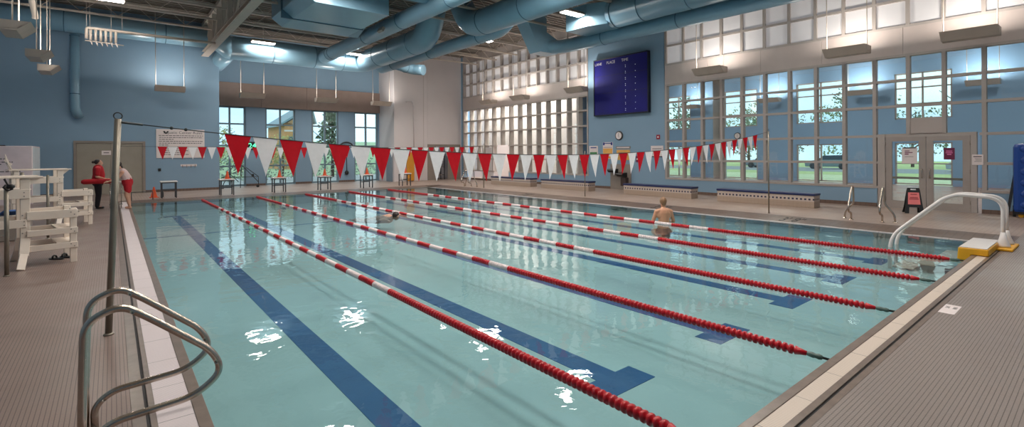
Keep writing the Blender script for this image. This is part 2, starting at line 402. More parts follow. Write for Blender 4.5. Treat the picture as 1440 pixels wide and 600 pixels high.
msL = [27.68, 26.85, 26.0, 25.13, 24.25, 23.35, 22.47, 21.6, 20.75, 19.9, 19.08, 18.24, 17.4, 16.6, 15.92]
zlow = [.64, 1.44, 2.3, 3.24, 4.06, 4.84]
zup = [5.76, 6.6, 7.4, 8.18]
win_right(1, -6, 11.25, msR, zlow, .6, GLASS, skip=(.84, 3.28, 2.34))
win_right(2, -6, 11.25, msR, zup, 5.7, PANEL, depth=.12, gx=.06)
win_right(3, 15.88, 27.75, msL, zlow, .6, GLASS, depth=.34, gx=.25, w=.09, skip=(22.6, 24.1, 2.34))
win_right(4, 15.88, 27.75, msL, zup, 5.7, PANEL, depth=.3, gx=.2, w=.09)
# panel above the entrance doors, side posts
struct('trim_door_head', MB().box(XR, XR+.1, 1.66, 2.44, 2.34, 2.84), TAUPE)
struct('trim_door_posts', MB().box(XR-.02, XR+.16, 3.08, 3.28, 0, 2.36).box(XR-.02, XR+.16, .9, 1.03, 0, 2.36).box(XR, XR+.1, .9, 3.28, 2.26, 2.36), FRAME)

# entrance double doors: two leaves
def door_leaf(idx, y0, y1, hinge):
    f = MB(); a = .17; z0, z1 = .01, 2.26
    f.box(XR, XR+.06, y0, y0+a, z0, z1).box(XR, XR+.06, y1-a, y1, z0, z1).box(XR, XR+.06, y0+a, y1-a, z1-.14, z1).box(XR, XR+.06, y0+a, y1-a, z0, .24)
    d = obj('door_%d' % idx, f, pmat('grey door leaf', srgb(158, 148, 142), .4)); d['kind'] = 'structure'
    obj('door_glass', MB().box(XR+.02, XR+.035, y0+a, y1-a, .24, z1-.14), GLASS, d)
    obj('push_bar', MB().box(XR+.04, XR+.1, y0+.08, y1-.08, .93, 1.0), TAUPE_D, d)
    yh = y0+.09 if hinge > 0 else y1-.09
    h = MB().tube([(XR, yh, .98), (XR-.05, yh, .98), (XR-.06, yh, 1.03), (XR-.06, yh, 1.2), (XR-.05, yh, 1.25), (XR, yh, 1.25)], .012, 8)
    obj('door_handle', h, CHROME, d)
    hg = MB()
    ye = y1 if hinge > 0 else y0
    for z in (.3, 1.2, 2.05): hg.cyl((XR-.01, ye, z-.06), (XR-.01, ye, z+.06), .012, 8)
    obj('hinge', hg, TAUPE_D, d)
    return d
door_leaf(1, 2.055, 3.07, 1); door_leaf(2, 1.04, 2.045, -1)
# white service door under the far window wall
wd = struct('door_3', MB().box(XR+.02, XR+.08, 24.2, 24.85, .05, 2.22).box(XR+.02, XR+.08, 24.87, 25.5, .05, 2.22), WHITEW, .01)
obj('door_handle', MB().ball((XR-.01, 24.93, 1.05), .05, 8).ball((XR-.01, 24.78, 1.05), .05, 8), DARK, wd)

# recess windows
def back_window(idx, x0, x1):
    f = MB(); y = YR+.05; t = .09; zs = [.06, 1.16, 2.35, 3.6, 4.56]
    xm = (x0+x1)/2
    for x, w in ((x0+.04, .1), (xm, .09), (x1-.04, .1)): f.box(x-w/2, x+w/2, y, y+.14, 0, 4.6)
    for z in zs: f.box(x0, x1, y+.01, y+.12, z-t/2, z+t/2)
    o = obj('window_%d' % idx, f, GREENF); o['kind'] = 'structure'
    obj('window_glass', MB().box(x0, x1, y+.06, y+.07, 0, 4.6), GLASS, o)
for i, (a, b) in enumerate(rw): back_window(5+i, a, b)

# roof: corrugated deck
cm = MB(); cm.box(XLW-.3, 32.2, YN-.3, YR+.3, ZC, ZC+.1)
y = YN
while y < YR:
    cm.box(XLW, XR, y, y+.09, ZC-.045, ZC); y += .3
struct('ceiling', cm, CEIL)

# ---------------------------------------------------------------- the hall beyond the glass
XH = 32.0
hw_ = [(3.55, 5.9), (8.15, 10.82), (13.2, 15.45), (18.0, 20.0)]
hb = MB(); prev = YN
for a, b in hw_:
    hb.box(XH, XH+.3, prev, a, 0, ZC); hb.box(XH, XH+.3, a, b, 2.24, 3.5); hb.box(XH, XH+.3, a, b, 5.95, ZC); prev = b
hb.box(XH, XH+.3, prev, YR, 0, ZC)
hb.box(XR+HT, XH, YR, YR+.3, 0, ZC)
struct('wall_hall', hb, BLUE2)
struct('floor_hall', MB().box(XR, XH+.3, YN, YR, -.2, -.002), TILE_F)
struct('wall_corridor', MB().box(20.9, 21.1, 18.9, YR, 0, ZC), WHITEW)
struct('column_hall', MB().box(19.4, 19.75, 9.05, 9.4, 0, ZC), pmat('column paint', srgb(196, 180, 172), .5), .01)
for i, (a, b) in enumerate(hw_):
    for j, (z0, z1) in enumerate(((.04, 2.24), (3.5, 5.95))):
        f = MB(); ym = (a+b)/2
        for yy in (a+.03, ym, b-.03): f.box(XH+.03, XH+.15, yy-.035, yy+.035, z0, z1)
        for zz in ([z0+.03, (z0+z1)/2, z1-.03] if j == 0 else [z0+.03, z0+.8, z0+1.65, z1-.03]): f.box(XH+.03, XH+.14, a, b, zz-.03, zz+.03)
        o = obj('window_%d' % (9+i*2+j), f, FRAME); o['kind'] = 'structure'
        obj('window_glass', MB().box(XH+.1, XH+.11, a, b, z0, z1), GLASS, o)

# ---------------------------------------------------------------- roof steel
def joist(label, y):
    z0, z1 = 7.85, 8.55; x0, x1 = XLW, XR
    t = thing('roof_joist', label, 'joist', (0, y, z0), 0, 'open web roof joists')
    obj('bottom_chord', MB().box(x0, x1, -.06, -.015, 0, .07).box(x0, x1, .015, .06, 0, .07), STEEL, t)
    obj('top_chord', MB().box(x0, x1, -.07, -.015, z1-z0-.07, z1-z0).box(x0, x1, .015, .07, z1-z0-.07, z1-z0), STEEL, t)
    w = MB(); x = x0+.05; k = 0; P = []
    while x < x1: P.append((x, 0, .06 if k % 2 else z1-z0-.06)); x += .62; k += 1
    w.tube(P, .017, 6); obj('web', w, STEEL, t)
    return t
YJ = [25.9, 23.8, 21.7, 19.6, 17.5, 15.4, 13.3, 11.2, 9.1]
JL = ['cream open web roof joist nearest the back wall duct', 'cream open web roof joist second from the back wall', 'cream open web joist third from the back wall, above the big square duct',
      'cream open web roof joist fourth from the back wall', 'cream open web roof joist fifth from the back, above the elbow of the round ducts', 'cream open web roof joist sixth from the back wall',
      'cream open web roof joist seventh from the back wall', 'cream open web roof joist eighth from the back, above the glowing duct box', 'cream open web roof joist nearest the camera']
for y, lb in zip(YJ, JL): joist(lb, y)
def girder(x, label, y0=28.2):
    t = thing('roof_girder', label, 'girder', (x, 0, 6.92), 0, 'deep roof girders')
    obj('bottom_chord', MB().box(-.16, .16, 3, y0, 0, .035).box(-.02, .02, 3, y0, .035, .24).box(-.13, .13, 3, y0, .24, .265), STEEL, t)
    obj('top_chord', MB().box(-.14, .14, 3, y0, 1.5, 1.68), STEEL, t)
    k = 0; y = y0-.5
    while y > 4:
        m = MB().box(-.09, .09, y-.07, y-.03, .26, 1.5).box(-.09, .09, y+.03, y+.07, .26, 1.5)
        if k % 2 == 0: m.bar((0, y, .3), (0, y-1.3, 1.48), .07, .07)
        obj('web_post', m, STEEL, t); y -= 1.3; k += 1
girder(2.92, 'deep cream steel girder running along the roof above the left lanes')

# small perimeter conduit / pipe with drops
pm = thing('pipe_manifold', 'cream overhead pipe run ending in six short drop tubes near the blue back wall', 'pipe', (-1.6, 23.9, 6.85))
obj('main_pipe', MB().tube([(0, 0, -.42), (0, 0, -.06), (.02, 0, -.02), (.06, 0, 0), (4.4, .1, 0)], .055, 10), STEEL, pm)
for k in range(6):
    x = .12+k*.155
    obj('drop_tube', MB().cyl((x, 0, -.03), (x, 0, -.48), .045, 10), STEEL, pm)
obj('lower_rail', MB().tube([(-.05, 0, -.5), (1.15, 0, -.55)], .02, 8), STEEL, pm)
for k in range(6):
    x = .12+k*.155
    obj('nozzle', MB().cyl((x, 0, -.49), (x+.06, -.08, -.68), .03, 8, .012), TAUPE, pm)
for x in (.0, .1, .75, 1.1): obj('hanger_wire', MB().cyl((x, 0, .03), (x, 0, 1.8), .008, 6), STEEL, pm)
br = MB().tube([(-3.05, 19.2, 8.5), (-2.98, 23.0, 6.9), (-2.98, 23.05, 6.8)], .09, 12)
tag(obj('brace_pipe', br, STEEL, loc=(-2.98, 23, 6.8)), 'thick cream sloping brace pipe at the top left under the roof', 'pipe')

# ---------------------------------------------------------------- ducts
def duct(name, label, path, r, seams=()):
    P = [Vector(p) for p in path]
    # round the corners
    Q = [P[0]]
    for i in range(1, len(P)-1):
        a, b, c = P[i-1], P[i], P[i+1]; d = min(.75, (b-a).length*.45, (c-b).length*.45)
        p0 = b+(a-b).normalized()*d; p1 = b+(c-b).normalized()*d
        for k in range(5):
            t = k/4; Q.append(p0*(1-t)**2+b*2*t*(1-t)+p1*t*t)
    Q.append(P[-1])
    mid = P[0]
    t = thing(name, label, 'duct', tuple(mid))
    obj('duct_body', MB().tube(Q, r, 32), DUCT, t, world=True)
    for p, d in seams:
        p = Vector(p); d = Vector(d).normalized()
        obj('seam_band', MB().tube([p-d*.02, p-d*.015, p+d*.015, p+d*.02], [r, r+.014, r+.014, r], 32, cap=False), DUCTSEAM, t, world=True)
    return t
dx = (1, 0, 0); dy = (0, 1, 0); dz = (0, 0, 1)
d0 = duct('supply_duct', 'slim pale blue round duct along the top of the left back wall', [(-5, 27.55, 7.75), (3.3, 27.55, 7.7)], .45, [((-2.45, 27.55, 7.74), dx), ((1.2, 27.55, 7.71), dx)])
d0b = duct('duct_dropper', 'narrow vertical blue duct dropping down the left back wall to an elbow', [(-2.12, 27.85, 7.6), (-2.12, 27.85, 3.9), (-2.0, 28.1, 3.6)], .17, [((-2.12, 27.85, 4.6), dz), ((-2.12, 27.85, 7.2), dz)])
d1 = duct('supply_duct', 'wide pale blue round duct crossing above the back windows', [(3.9, 27.2, 7.35), (11.0, 27.2, 7.35), (10.8, 24.3, 7.3), (10.8, 19.0, 7.3), (10.6, 17.9, 8.9)], .6,
          [((5.9, 27.2, 7.35), dx), ((8.1, 27.2, 7.35), dx), ((9.7, 27.2, 7.35), dx), ((10.8, 24.2, 7.3), dy), ((10.8, 22.2, 7.3), dy), ((10.8, 20.2, 7.3), dy)])
obj('transition', MB().tube([(3.3, 27.55, 7.7), (3.4, 27.5, 7.66), (3.9, 27.2, 7.35), (4.0, 27.2, 7.35)], [.45, .46, .6, .6], 32), DUCT, d1, world=True)
obj('branch', MB().tube([(3.9, 27.4, 7.2), (3.6, 28.6, 6.75), (3.6, 29.6, 6.75)], .4, 24), DUCT, d1, world=True)
dA = duct('supply_duct', 'straight blue round duct running toward the camera left of the double ducts', [(8.5, 26.9, 7.33), (8.5, 3, 7.33)], .345, [((8.5, 25.6, 7.33), dy), ((8.5, 25.2, 7.33), dy), ((8.5, 20.6, 7.33), dy), ((8.5, 17.0, 7.33), dy), ((8.5, 13.2, 7.33), dy)])
obj('access_hatch', MB().box(8.02, 8.14, 17.9, 18.35, 7.02, 7.2, Quaternion((0, 1, 0), .5).to_matrix()), TAUPE_D, dA, world=True)
dC = duct('supply_duct', 'largest blue round duct above the middle lanes, dropping from the roof', [(11.35, 17.2, 8.9), (11.2, 15.9, 7.3), (11.2, 3, 7.3)], .53, [((11.2, 14.9, 7.3), dy), ((11.2, 12.2, 7.3), dy), ((11.2, 9, 7.3), dy)])
dD = duct('supply_duct', 'slim blue round duct slung below the double ducts', [(11.75, 26.2, 6.95), (11.75, 14.5, 6.95), (11.5, 13.6, 7.2)], .3, [((11.75, 20.3, 6.95), dy), ((11.75, 24.5, 6.95), dy), ((11.75, 16.0, 6.95), dy)])
dDb = duct('duct_stub', 'short round blue branch duct with an open elbow by the white end wall', [(11.8, 24.2, 6.9), (12.9, 24.6, 6.8), (13.3, 23.9, 6.7)], .3, [((12.4, 24.42, 6.84), (1, .4, 0))])
dF = duct('supply_duct', 'big glossy blue round duct high along the right window wall', [(15.2, 11.4, 7.5), (15.2, 2, 7.5)], .57, [((15.2, 11.2, 7.5), dy), ((15.2, 7.9, 7.5), dy), ((15.2, 9.9, 7.5), dy)])
bx = MB(); 
v0 = [(14.45, 13.4, 7.05), (15.95, 13.4, 7.05), (15.95, 13.4, 8.0), (14.45, 13.4, 8.0)]; v1 = [(14.45, 12.2, 7.05), (15.95, 12.2, 7.05), (15.95, 12.2, 8.0), (14.45, 12.2, 8.0)]
v2 = [(14.75, 11.35, 7.05), (15.65, 11.35, 7.05), (15.65, 11.35, 7.95), (14.75, 11.35, 7.95)]
rr = [[bx.bm.verts.new(p) for p in q] for q in (v0, v1, v2)]
for a, b in zip(rr, rr[1:]):
    for k in range(4): bx.bm.faces.new((a[k], a[(k+1) % 4], b[(k+1) % 4], b[k]))
bx.bm.faces.new(rr[0]); bx.bm.faces.new(rr[2])
obj('square_box', bx, DUCT, dF, world=True, bevel=.01)
dG = duct('supply_duct', 'slim blue round duct close above the right clerestory windows', [(16.05, 3, 6.9), (16.05, 13.0, 6.9), (16.0, 15.2, 6.92), (15.2, 16.2, 6.95)], .32, [((16.05, 12.6, 6.9), dy), ((16.05, 8.9, 6.9), dy)])
tri = MB().prism([(14.1, 8.6), (14.1, 7.9), (14.9, 6.62), (16.0, 6.62), (16.0, 7.3), (15.3, 7.6), (15.3, 8.6)], 15.5, 16.3, 'y')
obj('sheet_metal_riser', tri, DUCT, dG, world=True, bevel=.02)
# plenum box
pb = thing('plenum_box', 'large square blue sheet metal duct box hanging from the roof', 'duct', (6.1, 18.6, 7.2))
obj('box_body', MB().prism([(4.35, 8.3), (4.35, 7.5), (4.75, 7.2), (7.55, 7.2), (7.55, 8.3)], 16.2, 20.6, 'y'), DUCT, pb, world=True, bevel=.02)
obj('box_flange', MB().box(4.3, 7.6, 18.9, 18.97, 7.17, 8.33), DUCTSEAM, pb, world=True)
obj('side_skirt', MB().prism([(20.6, 7.2), (20.6, 8.3), (19.4, 8.3), (19.4, 7.6)], 7.55, 8.05, 'x'), DUCT, pb, world=True, bevel=.01)
dS = duct('duct_stub', 'short round blue duct crossing at the top edge above the plenum box', [(4.6, 14.4, 7.75), (8.2, 14.4, 7.75)], .4, [((5.2, 14.4, 7.75), dx), ((7.2, 14.4, 7.75), dx)])

# ---------------------------------------------------------------- lights
def area(name, loc, power, size, rot=(0, 0, 0), parent=None, col=(1, .94, .86), sy=None, shape='DISK', spread=None):
    L = bpy.data.lights.new(name, 'AREA'); L.energy = power; L.shape = shape if sy is None else 'RECTANGLE'; L.size = size
    if sy: L.size_y = sy
    L.color = col
    if spread: L.spread = spread
    o = bpy.data.objects.new(name, L); C.objects.link(o); o.location = loc; o.rotation_euler = rot
    if parent: o.parent = parent
    return o
def ceil_light(x, y, z, label, power=215):
    t = thing('ceiling_light', label, 'light', (x, y, z), 0, 'linear ceiling lights')
    obj('housing', MB().prism([(-.2, 0), (.2, 0), (.2, .05), (.1, .14), (-.1, .14), (-.2, .05)], -.56, .56, 'x'), STEEL, t, bevel=.006)
    obj('lens', MB().box(-.53, .53, -.17, .17, -.03, .0), LAMPE, t, bevel=.01)
    obj('stem', MB().cyl((0, 0, .13), (0, 0, ZC-z), .015, 8), STEEL, t)
    area('lamp', (0, 0, -.05), power, 1.5, parent=t, sy=.5)
    return t
CL = [(5.25, 26.15, 7.6, 'glowing ceiling light beside the wide duct above the back windows'),
      (9.75, 25.9, 7.55, 'glowing ceiling light wedged between two round ducts'),
      (13.75, 18.6, 7.55, 'glowing ceiling light near the far clerestory windows'),
      (13.75, 12.35, 7.5, 'glowing ceiling light shining on the square duct box'),
      (-1.0, 21.9, 7.6, 'glowing ceiling light at the top edge above the cream pipe'),]
for a in CL: ceil_light(*a)
HID = [(1.5, 10, 7.6), (7.5, 12, 7.6), (7.5, 4, 7.6), (1.5, 3, 7.6), (4.9, 15, 7.6), (4.9, 8, 7.6), (9.8, 9, 7.6), (13.4, 5, 7.6), (5, 0, 7.6), (12, -2.5, 7.6), (12.8, 21.9, 7.6)]  # leading entries are unseen fixtures added to dilute the rope shadows
for i, (x, y, z) in enumerate(HID): ceil_light(x, y, z, 'unseen linear ceiling light above the pool hall, hidden from view')

# wall washer pendants: trough profile in local XZ, length along local Y, sloped side faces +X
def pendant(label, x, y, z=4.92, rz=0, power=66, group='indirect light troughs', top=None):
    t = thing('pendant_light', label, 'light', (x, y, z), rz, group)
    obj('trough', MB().prism([(-.26, .02), (-.26, .24), (-.24, .24), (-.235, .04), (.06, .04), (.3, .24), (.33, .24), (.07, .0), (-.24, .0)], -.6, .6, 'y').prism([(-.25, .03), (-.25, .235), (.31, .235), (.07, .03)], -.6, -.585, 'y').prism([(-.25, .03), (-.25, .235), (.31, .235), (.07, .03)], .585, .6, 'y'), STEEL, t)
    obj('lamp_tray', MB().box(-.15, .05, -.5, .5, .06, .1), LAMPP, t)
    for s in (-1, 1): obj('rod', MB().cyl((0, s*.56, .2), (0, s*.56, (top or ZC-.1)-z), .014, 8), STEEL, t)
    area('lamp', (-.02, 0, .2), power, .22, rot=(0, 2.62, 0), parent=t, sy=.8)
    return t
LAMPP = emis('tray lamp glow', (1, .95, .9, 1), 2)
RP = [(.9, 'light trough above the entrance doors on the right wall, nearest the right picture edge'), (3.85, 'light trough high on the right window wall, left of the entrance doors'), (8.55, 'light trough by the window bay just right of the scoreboard'),
      (15.8, 'light trough at the left edge of the scoreboard wall'), (20.3, 'light trough in the middle of the far left window bay'), (23.4, 'light trough farthest along the right wall, near the white end wall'), (-2.5, 'light trough on the right wall just outside the picture')]
for y, lb in RP: pendant(lb, 17.6, y, rz=PI)
for x, y, lb in ((-2.7, 11.7, 'unseen added light trough above the left deck beside the near lifeguard chair'), (-2.7, 7.0, 'unseen added light trough above the left deck near the pennant pole'), (-2.7, 2.0, 'unseen added light trough above the left deck behind the camera'), (-2.7, -3.0, 'unseen added light trough above the near left corner behind the camera'), (17.6, -5.0, 'light trough at the near right corner outside the picture')): pendant(lb, x, y, rz=0 if x < 0 else PI)  # left row carried on with unseen troughs, added for soft bounce light
pendant('light trough in front of the blue left back wall above the rules sign', 1.33, 26.95, 4.87, -PI/2)
pendant('light trough before the brown fascia, above the leftmost back window', 5.0, 27.5, 4.85, -PI/2, top=6.77)
pendant('light trough before the brown fascia, in the middle of the back windows', 8.9, 27.5, 4.85, -PI/2, top=6.77)
pendant('light trough at the corner where the recess meets the white wall', 12.3, 27.5, 4.85, -PI/2)
pendant('light trough nearest the camera in the row at top left', -2.72, 15.9, 4.9)
pendant('middle light trough in the row of three at top left', -2.65, 20.1, 4.9)
pendant('lowest and farthest light trough in the row at top left', -2.66, 23.4, 4.9)
for y, lb in ((2.3, 'light trough seen through the glass in the far hall, above the double doors'), (7.2, 'light trough in the far hall between the two pairs of square windows'), (12.0, 'light trough in the far hall seen through the third window bay'), (17.4, 'light trough in the far hall seen just right of the scoreboard')):
    pendant(lb, 31.0, y, 4.9, rz=PI, power=110, group='light troughs in the far hall')
for x, y in ((25, 0), (25, 9), (25, 18)): ceil_light(x, y, 7.6, 'linear ceiling light of the hall beyond the glass, above the picture', 480)
area('corridor_fill', (19.9, 23.5, 7.5), 2100, 1.2, sy=8, shape='RECTANGLE')  # added fill without a fixture, brightens the white corridor wall

# ---------------------------------------------------------------- lane ropes
def float_run(y0, y1, pitch=.056, r=.045):
    n = max(1, round((y1-y0)/pitch)); p = (y1-y0)/n; prof = []
    for k in range(n):
        a = y0+k*p
        prof += [(r*.55, a), (r*.62, a+p*.1), (r, a+p*.22), (r, a+p*.62), (r*.7, a+p*.8), (r*.55, a+p*.95)]
    return MB().lathe(prof, 'y', seg=12)
def lane_rope(x, label):
    t = thing('lane_rope', label, 'lane rope', (x, 0, WZ+.018), 0, 'floating lane ropes')
    a, b = 4.65, 18.35; n = 27; s = (b-a)/n
    obj('float_section', float_run(.3, a), RED, t, label='long solid red run of floats at the near end')
    for k in range(n):
        obj('float_section', float_run(a+k*s, a+(k+1)*s), WHITE if k % 2 == 0 else RED, t, label='white float section' if k % 2 == 0 else 'red float section')
    obj('float_section', float_run(b, PL-.3), RED, t, label='long solid red run of floats at the far end')
    obj('cable', MB().cyl((0, .0, 0), (0, PL-.06, 0), .012, 8), CABLE, t)
    obj('end_float', MB().lathe([(.012, .185), (.022, .19), (.03, .24), (.042, .285), (.02, .295)], 'y', seg=12), RED, t)
    obj('tensioner', MB().lathe([(.008, .05), (.02, .06), (.026, .085), (.02, .11), (.026, .135), (.02, .18), (.01, .185)], 'y', seg=10), pmat('grey green tension fitting', srgb(84, 104, 98), .4), t)
    return t
r1 = lane_rope(W, 'red and white lane rope nearest the camera, first from the left')
ROPL = ['red and white lane rope second from the left', 'red and white lane rope third from the left, in the middle of the pool', 'red and white lane rope fourth from the left', 'red and white lane rope farthest right, nearest the window wall']
for k, lb in enumerate(ROPL):
    c = copy_tree(r1, label=lb); c.location.x = (k+2)*W

# ---------------------------------------------------------------- starting blocks and cones
def block():
    t = thing('starting_block', 'white topped starting platform without a cone, at the far end by the blue wall', 'starting block', (1.03, 23.95, 0), 0, 'starting platforms along the far end')
    obj('platform', MB().box(-.3, .3, -.25, .28, .67, .72), WPLAS, t, bevel=.012)
    obj('platform_frame', MB().box(-.27, .27, -.22, .25, .63, .668), DARKF, t)
    for sx in (-1, 1):
        for sy, y in ((-1, -.19), (1, .22)): obj('leg', MB().box(sx*.25-.022, sx*.25+.022, y-.022, y+.022, 0, .63), DARKF, t)
    obj('crossbar', MB().box(-.23, .23, -.205, -.175, .36, .39), DARKF, t)
    obj('step', MB().box(-.23, .23, .16, .3, .3, .33), DARKF, t)
    return t
DARKF = pmat('dark grey frame paint', srgb(62, 62, 66), .45)
b0 = block()
def cone_mesh(mb, h=.36, r=.1): 
    return mb.lathe([(r*1.0, 0), (r*.92, .02), (.028, h-.02), (.022, h), (.001, h)], seg=16)
def cone(x, y, z, label, h=.36):
    t = thing('traffic_cone', label, 'cone', (x, y, z), 0, 'orange traffic cones')
    obj('cone_body', MB().lathe([(h*.27, .02), (h*.25, .05), (.03, h-.02), (.022, h), (.001, h)], seg=16), ORANGE, t)
    obj('cone_base', MB().box(-h*.36, h*.36, -h*.36, h*.36, 0, .022), ORANGE, t, bevel=.006)
    return t
BX = [3.2, 5.42, 7.58, 9.83, 12.1]
names = ['second', 'third', 'fourth', 'fifth', 'sixth and farthest right']
for i, x in enumerate(BX):
    c = copy_tree(b0, label='white topped starting platform carrying an orange cone, %s from the left' % names[i]); c.location.x = x
    cone(x+.03, 23.97, .72, 'orange cone standing on the %s starting platform from the left' % names[i])
cone(.55, 24.55, 0, 'larger orange cone on the deck beside the starting platform without a cone', .46)
tag(obj('water_bottle', MB().lathe([(.04, 0), (.045, .02), (.045, .19), (.02, .24), (.02, .28), (.001, .28)], c=(.85, 24.6, 0), seg=12), DARK, loc=(.85, 24.6, 0)), 'small dark bottle standing on the deck beside the larger orange cone', 'bottle')

# ---------------------------------------------------------------- pennants
def sag(x): return 1.785+.0088*(x-5.8)**2
def pennants(y, x0, n, zf, label, rnd):
    t = thing('pennant_string', label, 'pennants', (x0, y, 0))
    P = [(x, y, zf(x)) for x in [-.77+ (14.12+.77)*k/40 for k in range(41)]]
    obj('cord', MB().tube(P, .006, 6), CABLE, t, world=True)
    s = .297
    for k in range(n):
        xa = x0+k*s; xb = xa+s*.94; xm = (xa+xb)/2+rnd.uniform(-.008, .008); dy = rnd.uniform(-.05, .05)
        za, zb = zf(xa), zf(xb); L = .455
        mb = MB(); N = 6; rows = []
        for j in range(N+1):
            q = j/N; w = 1-q
            row = []
            for u in (0, .25, .5, .75, 1):
                px = (xa*(1-u)+xb*u)*w+xm*q; pz = (za*(1-u)+zb*u)-L*q
                row.append(mb.bm.verts.new((px, y+dy*q*q+.006*math.sin(u*6+k)*q*w*4, pz)))
            rows.append(row)
        for a, b in zip(rows, rows[1:]):
            for j in range(4):
                f = mb.bm.faces.new((a[j], a[j+1], b[j+1], b[j])); f.smooth = True
        bmesh.ops.remove_doubles(mb.bm, verts=mb.bm.verts, dist=1e-5)
        o = obj('pennant', mb, CLOTH_R if k % 2 == 0 else CLOTH_W, t, world=True, label='red pennant' if k % 2 == 0 else 'white pennant')
    return t
rnd = random.Random(3)
pn = pennants(4.84, .15, 45, sag, 'long string of large red and white pennants hanging across the near pool', rnd)
obj('cord_clip', MB().tube([(-.83, 4.84, 2.19), (-.77, 4.84, sag(-.77)), (-.6, 4.84, sag(-.6))], .012, 8), CABLE, pn, world=True)
for x in (-.35, -.22): obj('cord_bead', MB().ball((x, 4.84, sag(x)), .018, 8), CABLE, pn, world=True)
pennants(19.4, .38, 46, lambda x: 2.1+.0008*(x-5.5)**2, 'distant string of small red and white pennants across the far end of the pool', rnd)

def pole(x, y, h, label, lean=0, cap=True, r=.03):
    t = thing('pennant_pole', label, 'pole', (x, y, 0), 0)
    obj('shaft', MB().tube([(0, 0, 0), (lean, 0, h)], r, 12), DSTEEL, t)
    obj('floor_collar', MB().lathe([(r+.015, 0), (r+.015, .012), (r+.004, .02)], seg=14), DSTEEL, t)
    if cap:
        m = MB(); m.tube([(lean+.035*math.cos(a), 0, h+.03+.035*math.sin(a)) for a in [2*PI*k/14 for k in range(15)]], .006, 6, cap=False)
        obj('eye_ring', m, CABLE, t)
    return t
pole(-.89, 4.84, 2.2, 'steel pennant pole standing on the left deck beside the pool gutter', .085)
pole(14.16, 4.82, 2.42, 'slim steel pennant pole on the right deck in front of the long bench', 0, r=.02)
pole(14.4, 12.3, 1.9, 'slim steel pole on the right deck in front of the scoreboard wall', 0, False, r=.02)
pole(14.35, 19.4, 2.25, 'distant steel pole at the far right corner of the pool', 0, r=.025)
for (x, y, z, lb) in ((14.16, 4.8, 2.0, 'a'),): 
    pass

# ---------------------------------------------------------------- near left ladder rails
def smooth_path(P, r=.06, n=6):
    P = [Vector(p) for p in P]; Q = [P[0]]
    for i in range(1, len(P)-1):
        a, b, c = P[i-1], P[i], P[i+1]; d = min(r, (b-a).length*.5, (c-b).length*.5)
        p0 = b+(a-b).normalized()*d; p1 = b+(c-b).normalized()*d
        for k in range(n+1):
            t = k/n; Q.append(p0*(1-t)**2+b*2*t*(1-t)+p1*t*t)
    Q.append(P[-1]); return Q
lad = thing('pool_ladder_rails', 'pair of large stainless steel grab rails on the near left pool edge', 'ladder rails', (-1, 2.35, 0))
prof = [(-1.0, .0), (-.995, .45), (-.985, .86), (-.82, .93), (-.70, .84), (-.35, .54), (-.29, .39), (-.44, .27), (-.86, .245), (-.955, .17), (-.95, 0)]
for y in (2.12, 2.62):
    P = smooth_path([(x, y, z) for x, z in prof], .13, 8)
    ra = obj('rail', MB().tube(P, .0215, 16), CHROME, lad, world=True)
    obj('escutcheon', MB().lathe([(.055, 0), (.05, .015), (.03, .022)], c=(-.975, y, 0), seg=16), CHROME, ra, world=True)

def right_ladder(x, y, sp, label):
    t = thing('pool_ladder_rails', label, 'ladder rails', (x, y, 0), 0, 'stainless ladder rails on the right deck')
    for s in (-1, 1):
        o = s*sp/2
        P = smooth_path([(.0, o, 0), (.0, o, .2), (-.2, o, .22), (-.22, o, .36), (.05, o, .88), (.16, o, .86), (.2, o, .45), (.22, o+s*.2, .2), (.22, o+s*.22, 0)], .09, 6)
        ra = obj('rail', MB().tube(P, .024, 12), CHROME, t)
        obj('escutcheon', MB().lathe([(.055, 0), (.05, .015), (.03, .022)], c=(0, o, 0), seg=12).lathe([(.055, 0), (.05, .015), (.03, .022)], c=(.22, o+s*.22, 0), seg=12), CHROME, ra)
    return t
right_ladder(14.4, 2.47, .68, 'pair of stainless ladder rails on the right deck near the entrance doors')
right_ladder(14.35, 20.9, .68, 'pair of stainless ladder rails at the far right corner of the pool')

# ---------------------------------------------------------------- ADA stair
st = thing('pool_stairs', 'removable pool stairs with white handrails and a yellow base at the near right corner', 'pool stairs', (11.7, -.3, 0))
yb = MB().prism([(-.27, .006), (-.27, .12), (.12, .12), (.14, -.13), (-.04, -.13), (-.045, .006)], 10.72, 12.1, 'x')
obj('yellow_base', yb, YELL, st, world=True, bevel=.015)
obj('top_tread', MB().box(10.74, 12.08, -.25, .11, .12, .135), WPLAS, st, world=True, bevel=.008)
obj('deck_plate', MB().box(11.6, 12.5, -.48, -.275, .005, .045), YELL, st, world=True, bevel=.01)
for i, (y0, z) in enumerate(((.2, -.2), (.52, -.34), (.84, -.46))):
    obj('tread', MB().box(11.2, 12.35, y0, y0+.34, z-.03, z), pmat('cream tread %d' % i, srgb(222, 190, 170), .5), st, world=True, bevel=.008)
for x in (11.86, 12.3):
    k_ = -.5
    P = smooth_path([(x+k_*(y+.33), y, z) for y, z in ((-.33, .05), (-.33, .93), (.36, 1.0), (1.18, .14), (1.2, -.5))], .24, 10)
    h = obj('handrail', MB().tube(P, .032, 14), WPLAS, st, world=True)
    obj('rail_boot', MB().lathe([(.105, .0), (.1, .03), (.06, .14), (.034, .26)], c=(x, -.33, .05), seg=14), WPLAS, h, world=True)

